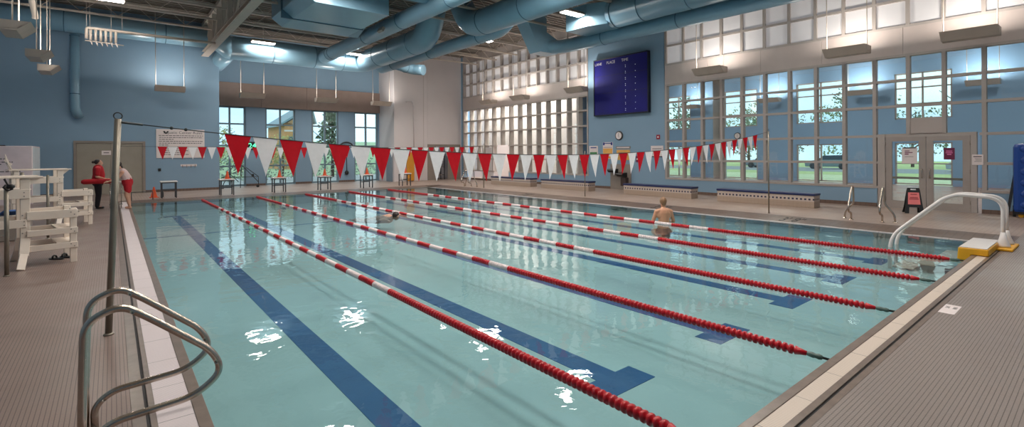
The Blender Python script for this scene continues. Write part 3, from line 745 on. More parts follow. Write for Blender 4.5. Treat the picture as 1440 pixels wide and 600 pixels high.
# ---------------------------------------------------------------- benches
def bench(y0, y1, label):
    t = thing('tiled_bench', label, 'bench', (16.55, y0, 0), 0, 'tiled benches along the window wall')
    obj('body', MB().box(0, .48, 0, y1-y0, 0, .39), BENCHM, t, bevel=.008)
    obj('seat', MB().box(-.02, .5, -.02, y1-y0+.02, .39, .46), BENCHT, t, bevel=.012)
bench(4.45, 7.7, 'long tan tiled bench with navy top, nearest the entrance doors')
bench(8.75, 12.0, 'tan tiled bench with navy top below the scoreboard wall')
bench(14.05, 17.35, 'tan tiled bench with navy top just left of the drinking fountain')
bench(18.2, 21.7, 'tan tiled bench with navy top farthest from the camera')

# ---------------------------------------------------------------- scoreboard, clock, signs
sb = thing('scoreboard', 'dark navy swimming scoreboard hung high on the blue wall', 'scoreboard', (XR-.02, 13.66, 5.1))
obj('board', MB().box(-.16, 0, -1.62, 1.62, -1.38, 1.4), NAVYB, sb, bevel=.01)
obj('board_frame', MB().box(-.18, 0, -1.66, -1.61, -1.42, 1.44).box(-.18, 0, 1.61, 1.66, -1.42, 1.44).box(-.18, 0, -1.62, 1.62, 1.39, 1.44).box(-.18, 0, -1.62, 1.62, -1.42, -1.37), pmat('black board edge', srgb(14, 14, 34), .35), sb)
for tx, y in (('LANE', 1.35), ('PLACE', .55), ('TIME', -.32)): text('lettering', tx, .19, on_right(y, 1.2, -.165), WPLAS, sb, .002)
dm = MB()
for k in range(8):
    z = .9-k*.3
    for y in (-.35, -.93):
        for dz_ in ((.04, -.04) if y > -.5 else (0,)): dm.box(-.168, -.16, y-.012, y+.012, z+dz_-.012, z+dz_+.012)
obj('time_dots', dm, GLOWW, sb)
obj('row_lines', MB().box(-.163, -.16, -1.6, 1.6, -.31, -.3).box(-.163, -.16, -1.6, 1.6, .56, .57), BLACK, sb)
ck = thing('wall_clock', 'round wall clock with dark rim and white face on the blue wall below the scoreboard', 'clock', (XR, 13.84, 2.65))
obj('rim', MB().lathe([(.17, -.06), (.225, -.05), (.23, 0)], 'x', seg=28), pmat('dark clock rim', srgb(70, 66, 66), .4), ck)
obj('face', MB().lathe([(.175, -.064), (.175, -.055)], 'x', seg=28), PAPER, ck)
obj('hands', MB().bar((-.07, 0, -.02), (-.07, 0, .13), .014, .006).bar((-.07, 0, .02), (-.07, -.03, -.1), .02, .006), DARK, ck)
ck2 = copy_tree(ck, label='round wall clock seen through the glass on the blue wall of the far hall'); ck2.location = (XH-.02, 14.5, 2.89)

def poster(name, label, cat, y0, y1, z0, z1, m, x=XR):
    t = thing(name, label, cat, (x, (y0+y1)/2, (z0+z1)/2))
    obj('panel', MB().box(-.02, 0, -(y1-y0)/2, (y1-y0)/2, -(z1-z0)/2, (z1-z0)/2), m, t)
    return t
def bars(t, rows, m, name='lettering'):
    mb = MB()
    for (z, y0, y1, h) in rows: mb.box(-.024, -.02, y0, y1, z-h/2, z+h/2)
    obj(name, mb, m, t)
GREENM = pmat('green print', srgb(70, 130, 80), .5); ORNG = pmat('orange print', srgb(226, 170, 90), .5); MAR = pmat('maroon print', srgb(110, 30, 70), .5); BLUI = pmat('blue print', srgb(30, 50, 130), .5); REDI = pmat('red alarm plastic', srgb(150, 20, 40), .4)
p = poster('safety_sign', 'small white sign with blue heading and green stripe at the left of the scoreboard wall', 'sign', 15.22, 15.8, 1.72, 2.17, PAPER); bars(p, [(.13, -.2, .2, .05)], BLUI); bars(p, [(-.15, -.24, .24, .1)], GREENM, 'green_stripe')
p = poster('safety_sign', 'tall sign with blue corners over a yellow panel, left of the wall clock', 'sign', 14.25, 14.88, 1.5, 2.34, PAPER); bars(p, [(.36, -.28, .28, .04), (.34, .2, .3, .14), (.34, -.3, -.2, .14)], BLUI); bars(p, [(-.02, -.3, .3, .26), (-.34, -.3, .3, .1)], ORNG, 'yellow_panel'); bars(p, [(-.18, -.28, .28, .03), (.16, -.28, .28, .02)], MAR, 'rule_line')
p = poster('safety_sign', 'orange sign under a dark header board, below the wall clock', 'sign', 13.2, 14.0, 1.45, 1.95, ORNG); bars(p, [(.1, -.3, .3, .03), (0, -.3, .3, .03)], INK)
p = poster('header_board', 'narrow dark brown header board above the orange sign', 'sign', 13.17, 14.05, 2.0, 2.12, TAUPE_D); bars(p, [(0, -.38, .38, .04)], PAPER)
p = poster('notice_sign', 'white notice with black base line, left of the window bay', 'sign', 11.35, 12.0, 1.6, 2.12, PAPER); bars(p, [(.12, -.25, .25, .03), (.03, -.25, .25, .02)], INK); bars(p, [(-.24, -.32, .32, .04)], DARK, 'base_strip')
p = poster('fire_alarm', 'small dark red fire alarm box on the blue wall beside the window bay', 'alarm', 11.52, 11.7, 2.42, 2.62, REDI); bars(p, [(0, -.04, .04, .08)], PAPER, 'lens')
p = poster('pull_station', 'small maroon pull station on the blue wall below the signs', 'alarm', 12.7, 12.85, 1.35, 1.65, MAR); bars(p, [(0, -.04, .04, .05)], PAPER, 'handle')
# fountain alcove
fa = thing('drinking_fountain', 'brown panelled drinking fountain with two dark basins below the signs', 'drinking fountain', (XR, 13.75, 0))
obj('back_panel', MB().box(-.06, 0, -.62, .62, 0, 1.25), TAUPE_D, fa)
obj('basin', MB().prism([(-.06, .8), (-.06, 1.02), (-.42, 1.0), (-.45, .94), (-.36, .84)], .12, .52, 'y'), DARK, fa, bevel=.01)
obj('basin', MB().prism([(-.06, .62), (-.06, .84), (-.42, .82), (-.45, .76), (-.36, .66)], -.42, -.02, 'y'), DARK, fa, bevel=.01)
obj('spout', MB().tube([(-.2, .3, 1.0), (-.2, .3, 1.07), (-.26, .3, 1.09)], .012, 8).tube([(-.2, -.2, .82), (-.2, -.2, .89), (-.26, -.2, .91)], .012, 8), CHROME, fa)
obj('skirt', MB().box(-.3, -.06, -.5, -.2, .2, .6), pmat('dark cabinet', srgb(60, 46, 42), .5), fa, bevel=.01)
# door papers
DX = XR-.005
p = poster('door_notice', 'white printed notice taped to the left glass entrance door', 'sign', 2.26, 2.64, 1.42, 1.93, PAPER, DX); bars(p, [(.14, .0, .12, .025), (.09, -.08, .12, .025), (.04, .02, .12, .03)], MAR); bars(p, [(-.04, -.1, .12, .012)], INK, 'small_print'); bars(p, [(.235, -.16, .16, .03)], DARK, 'heading')
p = poster('door_poster', 'purple poster with pink print on the right glass entrance door', 'sign', 1.38, 1.63, 1.55, 1.9, MAR, DX); bars(p, [(.08, -.07, .07, .03), (.03, -.08, .08, .03), (-.02, -.05, .05, .03)], pmat('pink print', srgb(210, 110, 160), .5))
p = poster('notice_sign', 'small white notice fixed to the post right of the entrance doors', 'sign', .76, 1.0, 1.4, 1.7, PAPER, XR-.03); bars(p, [(.09, -.09, .09, .03), (.03, -.09, .06, .012), (-.01, -.09, .04, .012), (-.05, -.09, .07, .012)], INK)

# rules board on the back wall
rb_ = thing('rules_board', 'large white pool rules board on the blue back wall', 'sign', (1.87, YB, 2.4))
obj('panel', MB().box(-1.02, 1.02, -.03, 0, -.72, .72), PAPER, rb_, bevel=.005)
text('heading', 'Aquatic Center Rules', .19, on_back(.1, .55, -.032), INK, rb_)
lgo = MB().prism([(-.95+.2, .62), (-.87+.2, .62), (-.8+.2, .5), (-.86+.2, .48)], -.036, -.03, 'y').prism([(-.78+.2, .62), (-.7+.2, .62), (-.8+.2, .47), (-.83+.2, .52)], -.036, -.03, 'y')
obj('logo', lgo, DARK, rb_)
tl = MB(); rz_ = random.Random(5)
for k, (x0, x1) in enumerate([(-.92, .95), (-.9, .93), (-.9, -.3), (-.92, .95), (-.9, .9), (-.9, -.5), (-.8, .1), (-.8, -.1), (-.8, .3), (-.85, .0), (-.85, .35)]):
    z = .4-k*.095; x = x0
    while x < x1:
        w = rz_.uniform(.05, .14); tl.box(x, min(x+w, x1), -.033, -.03, z-.016, z+.016); x += w+.025
obj('body_lines', tl, INK, rb_)
# digital pace clock
dc = thing('pace_clock', 'small black digital pace clock with green digits between the back windows', 'clock', (5.52, YR, 2.33))
obj('case', MB().box(-.24, .24, -.08, 0, -.24, .24), DARK, dc, bevel=.01)
text('digits', '24', .42, on_back(0, 0, -.085), GLOWG, dc)
# outlets, hooks on back walls
for x, z, y, lb in ((5.55, .62, YR, 'small dark outlet box low on the blue pier right of the first back window'), (.98, 1.1, YB, 'small dark outlet box on the left back wall above the first starting platform'), (3.1, 2.12, YB, 'small dark red alarm box high on the left back wall by the corner')):
    tag(obj('wall_box', MB().box(x-.06, x+.06, y-.05, y, z-.07, z+.07).box(x-.03, x+.03, y-.08, y-.05, z-.04, z+.04), DARK, loc=(x, y, z), bevel=.008), lb, 'outlet')
hk = thing('hook_rail', 'short pale rail of coat hooks below the rules board', 'hooks', (2.2, YB, 1.3))
obj('rail', MB().box(-.35, .35, -.02, 0, -.05, .05), PAPER, hk)
for k in range(4): obj('hook', MB().tube([(-.27+k*.18, -.02, .02), (-.27+k*.18, -.08, .0), (-.27+k*.18, -.08, -.08), (-.27+k*.18, -.05, -.11)], .012, 6), TAUPE_D, hk)
# dark life hook ring on second pier
lr = thing('throw_rope', 'dark coiled rope and hose hanging on the last blue pier between the back windows', 'rope', (11.1, YR, 1.9))
obj('arch', MB().tube([(-.45*math.cos(a), -.06, .35+.35*math.sin(a)) for a in [PI*k/12 for k in range(13)]], .045, 8), CABLE, lr)
obj('hose', MB().tube([(-.3, -.05, -.2), (.0, -.05, -.3), (.02, -.05, -1.1), (.0, -.05, -1.2)], .025, 8), CABLE, lr)
obj('hose_end', MB().ball((0, -.08, -1.3), .14, 12, (1, .5, 1)), DARK, lr)
# thin pipe on the white end wall
tag(obj('wall_pipe', MB().tube(smooth_path([(14.25, 27.97, 5.2), (14.3, 27.93, 5.3), (14.7, 27.93, 5.3), (14.8, 27.93, 5.0), (14.8, 27.93, 2.2)], .12), .04, 10), WHITEW, loc=(14.8, 27.93, 2.2)), 'thin white pipe with a hooked top on the white end wall', 'pipe')
tag(obj('padded_board', MB().box(14.2, 14.72, 27.7, 27.9, .02, 1.9), pmat('ochre padding', srgb(206, 140, 40), .6), loc=(14.4, 27.8, 0), bevel=.06), 'tall ochre padded board leaning upright against the white end wall', 'board')
tag(obj('grey_locker', MB().box(13.3, 13.395, 28.2, 29.0, .0, 2.1), pmat('grey blue door', srgb(120, 130, 142), .5), loc=(13.35, 28.6, 0), bevel=.01), 'grey panel door in the white side wall of the recess', 'door')
# storage opening
struct('trim_storage', MB().box(15.85, 16.5, 27.97, 28.03, 0, 2.45).box(17.45, 18.5, 27.97, 28.03, 0, 2.45).box(16.5, 17.45, 27.97, 28.03, 2.3, 2.45), TAUPE_D)
sh = thing('storage_rack', 'dark metal storage rack inside the opening in the white end wall', 'rack', (16.97, 28.6, 0))
for z in (.3, .85, 1.4): obj('shelf', MB().box(-.42, .42, -.25, .25, z, z+.03), CHROME, sh)
for sx in (-1, 1):
    for sy in (-1, 1): obj('upright', MB().box(sx*.42-.02, sx*.42+.02, sy*.25-.02, sy*.25+.02, 0, 1.8), DARK, sh)
for (z, col, lb, x) in ((.33, srgb(40, 50, 90), 'navy bundle on the bottom shelf of the storage rack', -.1), (.88, srgb(30, 34, 60), 'dark blue bundle on the middle shelf of the storage rack', .05), (1.43, srgb(170, 130, 40), 'yellow bundle on the top shelf of the storage rack', 0)):
    tag(obj('bundle', MB().ball((16.97+x, 28.6, z+.16), .16, 12, (1.8, 1.2, 1)), pmat('bundle cloth', col, .8), loc=(16.97+x, 28.6, z)), lb, 'bundle')

# green/steel bike-like frame seen at the first back window (folding rack)
bk = thing('folding_rack', 'dark thin tubular folding rack standing before the leftmost back window', 'rack', (4.6, 28.6, 0))
for a, b in (((-.9, 0, .05), (-.2, 0, 1.55)), ((-.2, 0, 1.55), (.9, 0, .3)), ((-.9, 0, .6), (.3, 0, 1.1)), ((.3, 0, 1.1), (.9, 0, .6)), ((-.9, 0, .6), (.9, 0, .6)), ((-.6, 0, .9), (-.1, 0, .35))):
    obj('tube', MB().cyl(a, b, .018, 8), CABLE, bk)
for x in (-.9, .0, .9): obj('leg', MB().cyl((x, 0, 0), (x, 0, .6), .018, 8), CABLE, bk)
for x in (-.85, .85): obj('wheel', MB().lathe([(.07, -.02), (.08, 0), (.07, .02)], 'y', c=(x, -.06, .08), seg=14), DARK, bk)

# ---------------------------------------------------------------- A-frame sign
af = thing('floor_sign', 'black folding floor sign with a pink notice standing before the entrance doors', 'sign', (17.3, 2.1, 0), math.radians(-68))
# local: faces -Y, width along X
for s, nm in ((-1, 'front_board'), (1, 'rear_board')):
    m = MB(); R = Matrix.Rotation(s*math.radians(14), 3, 'X')
    def P(x, z): v = R @ Vector((x*.76, 0, z-.75)); return Vector((v.x, v.y, v.z+.735))
    def plate(x0, x1, z0, z1, xt0=None, xt1=None):
        xt0 = x0 if xt0 is None else xt0; xt1 = x1 if xt1 is None else xt1
        q = [P(x0, z0), P(x1, z0), P(xt1, z1), P(xt0, z1)]; nrm = (q[1]-q[0]).cross(q[3]-q[0]).normalized()*.012
        a = [m.bm.verts.new(v+nrm) for v in q]; b = [m.bm.verts.new(v-nrm) for v in q]
        m.bm.faces.new(a); m.bm.faces.new(b[::-1])
        for k in range(4): m.bm.faces.new((a[k], a[(k+1) % 4], b[(k+1) % 4], b[k]))
    plate(-.26, .26, .18, .68, -.2, .2); plate(-.3, -.17, 0, .18, -.26, -.15); plate(.17, .3, 0, .18, .15, .26); plate(-.2, -.09, .68, .75, -.18, -.08); plate(.09, .2, .68, .75, .08, .18); plate(-.18, .18, .725, .75)
    f = obj(nm, m, DARK, af)
    if s < 0:
        n = MB(); q = [P(-.19, .27), P(.19, .27), P(.165, .62), P(-.165, .62)]; off = Vector((0, -.016, -.004))
        a = [n.bm.verts.new(v+off) for v in q]; b = [n.bm.verts.new(v+off*1.3) for v in q]; n.bm.faces.new(a); n.bm.faces.new(b)
        for k in range(4): n.bm.faces.new((a[k], a[(k+1) % 4], b[(k+1) % 4], b[k]))
        obj('notice', n, pmat('pink notice', srgb(236, 128, 128), .5), f)
        n = MB()
        for zz, w in ((.57, .1), (.47, .12), (.43, .14)):
            v0_ = P(-w, zz)+Vector((0, -.024, -.006)); v1_ = P(w, zz)+Vector((0, -.024, -.006)); n.bar(v0_, v1_, .004, .02)
        obj('lettering', n, REDI, f)

# ---------------------------------------------------------------- blue moulded thing at right edge
bl = thing('pool_float_stack', 'tall dark blue moulded plastic unit with round bumps at the right edge of the deck', 'pool equipment', (18.15, -.18, 0))
obj('shell', MB().box(-.12, .14, -.5, .3, .12, 2.0), BLUEP, bl, bevel=.1)
bmp = MB()
for k in range(6): bmp.ball((-.12, .02, .35+k*.3), .13, 14, (.35, 1.1, .85))
obj('bumps', bmp, BLUEP, bl)
obj('easel_leg', MB().bar((.0, .42, 0), (.1, .26, 1.3), .06, .06).bar((.2, .3, 0), (.2, .3, .3), .06, .06), DARK, bl)
obj('caster', MB().lathe([(.05, -.02), (.06, 0), (.05, .02)], 'x', c=(-.02, .15, .06), seg=14).lathe([(.05, -.02), (.06, 0), (.05, .02)], 'x', c=(-.02, -.25, .06), seg=14), YELL, bl)
obj('base', MB().box(-.1, .14, -.45, .28, .1, .16), DARK, bl)

# ---------------------------------------------------------------- depth markers
mk = thing('depth_marker', 'white depth marker tile set in the near deck beside the cream gutter', 'marker', (6.6, -.43, 0))
obj('tile', MB().box(-.22, .22, -.075, .065, 0, .003), PAPER, mk)
MT = basis((-1, 0, 0), (0, -1, 0), (0, 0, 1), (0, 0, .0035))
text('lettering', '3 FT', .055, basis((-1, 0, 0), (0, -1, 0), (0, 0, 1), (.08, .03, .0035)), DARK, mk, .0005)
text('lettering', '8 IN', .055, basis((-1, 0, 0), (0, -1, 0), (0, 0, 1), (.08, -.035, .0035)), DARK, mk, .0005)
for (x, y, lb) in ((13.15, 3.92, 'black depth numerals on the brown pool edge near the ladder rails'), (13.28, 8.05, 'black depth numerals on the brown pool edge behind the standing swimmer'), (13.3, 15.0, 'small black depth numerals on the brown pool edge near the far pole')):
    me = text_mesh("3' 8\"", .3, .001); me.transform(Matrix.Translation((13.47, y, -.038)) @ Matrix.Rotation(-.0793, 4, 'Y') @ Matrix.Diagonal((2.5, 1.05, 1, 1)) @ Matrix.Translation((-x-.35, -y, -.002)) @ basis((0, -1, 0), (1, 0, 0), (0, 0, 1), (x+.35, y, .002)))
    tag(obj('depth_numerals', me, BLACK, loc=(13.47, y, -.04)), lb, 'marker')
me = text_mesh("3 8", .1, .0006); me.transform(basis((0, -1, 0), (1, 0, 0), (0, 0, 1), (-.72, 7.0, .001)))
tag(obj('depth_numerals', me, PAPER, loc=(-.72, 7.0, 0)), 'small pale depth numerals on the left gutter tile', 'marker')

# ---------------------------------------------------------------- lifeguard chairs
def guard_chair(label, loc, rz):
    """local +Y = front; tall posts at y=0, short front posts at y=.66"""
    t = thing('lifeguard_chair', label, 'lifeguard chair', loc, rz, 'white lifeguard chairs')
    hw = .33
    for s in (-1, 1):
        x0, x1 = s*hw-.03, s*hw+.03
        obj('leg', MB().box(x0, x1, -.075, .045, .42, 1.46).bar((s*hw, -.015, .48), (s*(hw+.09), -.04, .2), .12, .06, (1, 0, 0)).bar((s*(hw+.085), -.04, .23), (s*(hw+.22), -.09, .0), .1, .06, (1, 0, 0)), PLAST, t, bevel=.008)
        obj('leg', MB().box(x0, x1, .53, .62, 0, .93), PLAST, t, bevel=.008)
        obj('leg', MB().prism([(-.95, 0), (-.84, 0), (-.78, .5), (-.76, 1.46), (-.86, 1.46), (-.88, .5)], x0, x1, 'x'), PLAST, t, bevel=.008)
        obj('seat_rail', MB().box(x1-.005 if s > 0 else x0-.025, x1+.025 if s > 0 else x0+.005, -.9, .04, 1.13, 1.28), PLAST, t, bevel=.006)
        obj('side_brace', MB().box(x1-.005 if s > 0 else x0-.025, x1+.025 if s > 0 else x0+.005, -.9, -.0, .66, .79), PLAST, t, bevel=.006)
        for z, h in ((.3, .1), (.55, .1), (.84, .14)):
            obj('step_side', MB().box(x1-.005 if s > 0 else x0-.025, x1+.025 if s > 0 else x0+.005, .0, .63, z-h/2, z+h/2), PLAST, t, bevel=.006)
        obj('armrest', MB().box(s*hw-.07, s*hw+.07, -.95, .2, 1.46, 1.49), PLAST, t, bevel=.008)
        obj('arm_bracket', MB().prism([(.04, 1.46), (.16, 1.46), (.04, 1.34)], x0+.01, x1-.01, 'x'), PLAST, t)
    for z in (.36, .61): obj('step', MB().box(-hw, hw, .36, .61, z-.025, z), PLAST, t, bevel=.006)
    for y in (.1, .32, .5): obj('footrest_slat', MB().box(-hw, hw, y, y+.09, .76, .785), PLAST, t, bevel=.006)
    obj('seat', MB().box(-hw, hw, -.82, .06, 1.26, 1.285), PLAST, t, bevel=.006)
    for k in range(5):
        x = -.26+k*.13
        obj('back_slat', MB().bar((x, -.8, 1.27), (x, -.98, 1.86-.12*abs(k-2)/2), .085, .02, (0, 1, 0)), PLAST, t)
    obj('back_rail', MB().tube([(-.3, -.9, 1.62), (0, -.95, 1.66), (.3, -.9, 1.62)], .025, 8), PLAST, t)
    b = MB()
    for y in (-.03, .56):
        for z in (.3, .55, .84): b.cyl((hw+.054, y-.02, z+.02), (hw+.059, y-.02, z+.02), .01, 8).cyl((hw+.054, y+.025, z-.02), (hw+.059, y+.025, z-.02), .01, 8)
    for y in (-.03, -.8):
        for z in (1.2, .73): b.cyl((hw+.054, y, z+.03), (hw+.059, y, z+.03), .01, 8).cyl((hw+.054, y, z-.03), (hw+.059, y, z-.03), .01, 8)
    obj('bolt_heads', b, TAUPE_D, t)
    return t
gc = guard_chair('nearer white lifeguard chair with wide step boards on the left deck', (-2.0, 9.93, 0), math.radians(-80))
gc2 = copy_tree(gc, label='white lifeguard chair farther back on the left deck near the guard'); gc2.location = (-1.93, 15.83, 0)
# tilt so that the ladder faces the camera side of the pool
sp_ = pole(-2.1, 9.0, 1.36, 'steel stanchion with a black whistle strap on top, left of the near lifeguard chair', 0, False, .028)
sp2 = pole(-2.15, 11.2, 1.52, 'steel stanchion without a strap behind the near lifeguard chair', 0, False, .028)
sp3 = pole(-1.95, 13.2, 1.4, 'steel stanchion farthest back, behind the near chair steps', 0, False, .025)
ws = thing('whistle_lanyard', 'black lanyard hanging on top of the nearest steel stanchion', 'lanyard', (-2.1, 9.0, 1.36))
obj('strap', MB().tube([(-.02, -.02, .12), (.02, -.03, .03), (.05, -.03, .0), (.07, -.03, -.04), (.02, -.03, -.06), (-.03, -.03, -.01), (0, -.03, .03)], .014, 8), DARK, ws)
obj('whistle', MB().ball((.05, -.03, .0), .05, 10, (1, .6, .8)), DARK, ws)
tag(obj('chain', MB().tube([(-2.1, 9.0, .62), (-2.35, 9.9, .5), (-2.6, 10.8, .6)], .008, 6), CHROME, loc=(-2.1, 9.0, .6)), 'thin steel chain hanging from the nearest stanchion', 'chain')
def sandal(x, y, label, rz):
    t = thing('sandal', label, 'sandal', (x, y, 0), rz, 'black sandals under the lifeguard chair')
    obj('sole', MB().lathe([(.05, 0), (.055, .01), (.05, .025)], seg=16), DARK, t).scale = (.9, 2.4, 1)
    obj('strap', MB().tube([(-.045, .03, .02), (-.03, .035, .06), (0, .04, .07), (.03, .035, .06), (.045, .03, .02)], .014, 8), DARK, t)
sandal(-1.62, 10.15, 'left black sandal lying under the near lifeguard chair', .9); sandal(-1.5, 10.25, 'right black sandal lying under the near lifeguard chair', .7)
# blue item and white cabinet
tag(obj('kickboard', MB().box(-.25, .25, -.02, .02, 0, .3), pmat('blue foam', srgb(60, 100, 160), .6), bevel=.01), 'blue foam kickboard lying near the white cabinet', 'kickboard')
bpy.data.objects['kickboard'].location = (-2.55, 13.6, .55)
bpy.data.objects['kickboard'].rotation_euler = (1.2, 0, .5)
bpy.data.objects['kickboard']['label'] = 'blue foam kickboard resting on the crate behind the near lifeguard chair'
tag(obj('crate', MB().box(-2.9, -2.25, 13.3, 13.8, 0, .5), TAUPE_D, loc=(-2.6, 13.55, 0), bevel=.02), 'low grey brown crate behind the near lifeguard chair', 'crate')
wc = thing('white_cabinet', 'large white cabinet with small grey print standing at the far left against the blue wall', 'cabinet', (-4.0, 25.5, 0))
obj('body', MB().box(-.95, .82, -1.3, 1.2, 0, 2.2), pmat('cabinet white', srgb(214, 200, 204), .5), wc, bevel=.02)
obj('side_panel', MB().box(.82, .83, -1.2, 1.15, .05, 2.15), pmat('cabinet pale side', srgb(205, 214, 220), .5), wc)
tl = MB()
for z, x0, x1 in ((1.72, -.5, .1), (1.6, -.5, .3), (1.52, -.5, 0), (1.25, -.3, .5)):
    x = x0
    while x < x1: w = rz_.uniform(.05, .12); tl.box(x, min(x+w, x1), -1.304, -1.3, z-.018, z+.018); x += w+.03
obj('print', tl, INK, wc)
tag(obj('dark_tray', MB().box(-4.25, -3.95, 24.6, 24.85, 2.2, 2.24), DARK, loc=(-4.1, 24.7, 2.2), bevel=.008), 'small flat black object lying on top of the white cabinet', 'tray')
# taupe double doors behind the guard
dd = struct('door_4', MB().box(-2.1, -.9, YB-.05, YB, 0, 2.4).box(-.88, .32, YB-.05, YB, 0, 2.4), pmat('olive grey door', srgb(150, 142, 130), .4, noise=.05), .01)
obj('door_frame', MB().box(-2.2, -2.1, YB-.09, YB, 0, 2.5).box(.32, .42, YB-.09, YB, 0, 2.5).box(-2.1, .32, YB-.09, YB, 2.4, 2.5).box(-.9, -.88, YB-.06, YB, 0, 2.4), TAUPE_D, dd)
p = thing('door_notice', 'small white notice on the left leaf of the brown double doors', 'sign', (-1.05, YB-.05, 1.95)); obj('panel', MB().box(-.17, .17, -.015, 0, -.1, .1), PAPER, p); obj('lettering', MB().box(-.1, .1, -.018, -.015, -.02, .02), INK, p)
# chrome stand and lane hardware near the guard
cs = thing('chrome_stand', 'thin chrome wheeled stand on the deck beside the guard', 'stand', (-.75, 20.2, 0))
for x in (-.15, .15): obj('leg', MB().cyl((x, 0, .02), (x, 0, .85), .014, 8), CHROME, cs)
obj('shelf', MB().box(-.18, .18, -.15, .15, .12, .14), CHROME, cs); obj('top_bar', MB().cyl((-.18, 0, .85), (.18, 0, .85), .014, 8), CHROME, cs)
for x in (-.15, .15): obj('foot', MB().cyl((x, -.2, .02), (x, .2, .02), .014, 8), CHROME, cs)
rk = thing('low_frame', 'low dark tubular frame at the far left corner of the pool', 'frame', (.1, 23.4, 0))
for x in (-.35, .35): obj('leg', MB().cyl((x, 0, 0), (x, 0, .33), .015, 8), DARKF, rk)
obj('top_bar', MB().cyl((-.36, 0, .33), (.36, 0, .33), .015, 8), DARKF, rk)

# ---------------------------------------------------------------- people
def limb(mb, pts, rs, seg=12):
    for (a, b), (ra, rb) in zip(zip(pts, pts[1:]), zip(rs, rs[1:])):
        mb.tube([a, b], [ra, rb], seg)
    for p, r in zip(pts, rs): mb.ball(p, r*1.0, 10)
def V(*a): return Vector(a)
def head(mb, c, fwd, r=.1, up=(0, 0, 1)):
    """head centred at c, nose towards fwd"""
    f = Vector(fwd).normalized(); u = Vector(up).normalized(); s = f.cross(u).normalized(); u = s.cross(f)
    R = Matrix((s, f, u)).transposed()
    mb.ball(c, r, 18, (.78, .95, 1.15), R)
    mb.ball(c+f*r*.25-u*r*.75, r*.55, 12, (.95, 1, .8), R)          # jaw
    mb.ball(c+f*r*1.0-u*r*.18, r*.14, 8, (.8, 1.1, 1.6), R)        # nose
    mb.ball(c+f*r*.9-u*r*.58, r*.13, 8, (1.8, .7, .5), R)          # mouth
    for k in (-1, 1):
        mb.ball(c+s*k*r*.78-u*r*.1, r*.24, 8, (.4, .7, 1.2), R)      # ears
        mb.ball(c+f*r*.9+s*k*r*.33+u*r*.1, r*.1, 8, (1.2, .5, .7), R)  # brows/eyes
def hand(mb, w, d, n, s=1.0):
    """wrist w, direction d, palm normal n"""
    d = Vector(d).normalized(); n = Vector(n).normalized(); t = d.cross(n).normalized()
    mb.tube([w, w+d*.09*s], [.022*s, .036*s], 8); mb.ball(w+d*.07*s, .036*s, 10)
    for k, (o, L) in enumerate(((-.03, .065), (-.01, .078), (.01, .074), (.03, .058))):
        a = w+d*.09*s+t*o*s; b = a+d*L*.55*s-n*.008*s; c_ = b+d*L*.4*s-n*.03*s
        mb.tube([a, b, c_], [.0105*s, .0095*s, .008*s], 6)
    a = w+d*.035*s-t*.03*s; mb.tube([a, a-t*.03*s+d*.03*s, a-t*.035*s+d*.06*s-n*.02*s], [.013*s, .011*s, .009*s], 6)

# guard in red shirt, facing +X
gx, gy = -1.23, 20.5
g = thing('person', 'person in red shirt and black trousers holding a red rescue tube on the left deck', 'person', (gx, gy, 0))
mb = MB(); F = V(1, 0, 0)
limb(mb, [V(0, .0, .95), V(.0, 0, 1.15), V(.0, 0, 1.38)], [.15, .14, .13])
limb(mb, [V(0, 0, 1.38), V(.01, 0, 1.5)], [.06, .052]); head(mb, V(.03, 0, 1.57), (1, 0, .12), .1)
for s in (-1, 1):
    limb(mb, [V(0, s*.09, .92), V(.02, s*.1, .5), V(-.02, s*.1, .09)], [.1, .065, .042])
    mb.ball(V(.05, s*.1, .035), .05, 10, (2.1, .8, .7))
    sh = V(0, s*.2, 1.36); el = V(-.02, s*.24, 1.1); wr = V(.22, s*.17, 1.0)
    limb(mb, [V(0, s*.12, 1.37), sh], [.07, .06]); limb(mb, [sh, el, wr], [.058, .045, .03]); hand(mb, wr, (1, -s*.3, -.1), (0, 0, 1))
obj('body', mb, SKIN, g, remesh=.011)
mb = MB(); limb(mb, [V(0, 0, .98), V(0.03, 0, 1.15), V(.01, 0, 1.37)], [.175, .17, .15])
for s in (-1, 1): limb(mb, [V(0, s*.1, 1.38), V(0, s*.2, 1.36), V(-.01, s*.235, 1.18)], [.085, .08, .07])
obj('shirt', mb, SHIRT, g, remesh=.014)
mb = MB(); limb(mb, [V(0, 0, .97), V(0, 0, .9)], [.165, .17])
for s in (-1, 1): limb(mb, [V(0, s*.085, .92), V(.02, s*.1, .5), V(-.02, s*.1, .1)], [.12, .085, .065])
obj('trousers', mb, PANTS, g, remesh=.014)
mb = MB(); mb.ball(V(-.005, 0, 1.605), .1, 16, (.92, .88, 1.0)); mb.ball(V(-.115, 0, 1.6), .05, 12)
obj('hair', mb, HAIRD, g, remesh=.01)
mb = MB()
for s in (-1, 1): mb.ball(V(.05, s*.1, .03), .055, 10, (2.3, .95, .65))
obj('shoe', mb, DARK, g)
rt = thing('rescue_tube', 'red foam rescue tube held level in front of the guard', 'rescue tube', (gx, gy, .92))
obj('foam', MB().tube([(-.42, -.24, .02), (-.36, -.25, .02), (.0, -.28, .03), (.3, -.25, .02), (.38, -.24, .02)], [.05, .085, .09, .085, .05], 14), SHIRT, rt)
obj('strap', MB().tube([(.38, -.24, .02), (.55, -.2, .0), (.8, -.1, -.05)], .014, 8), PAPER, rt)

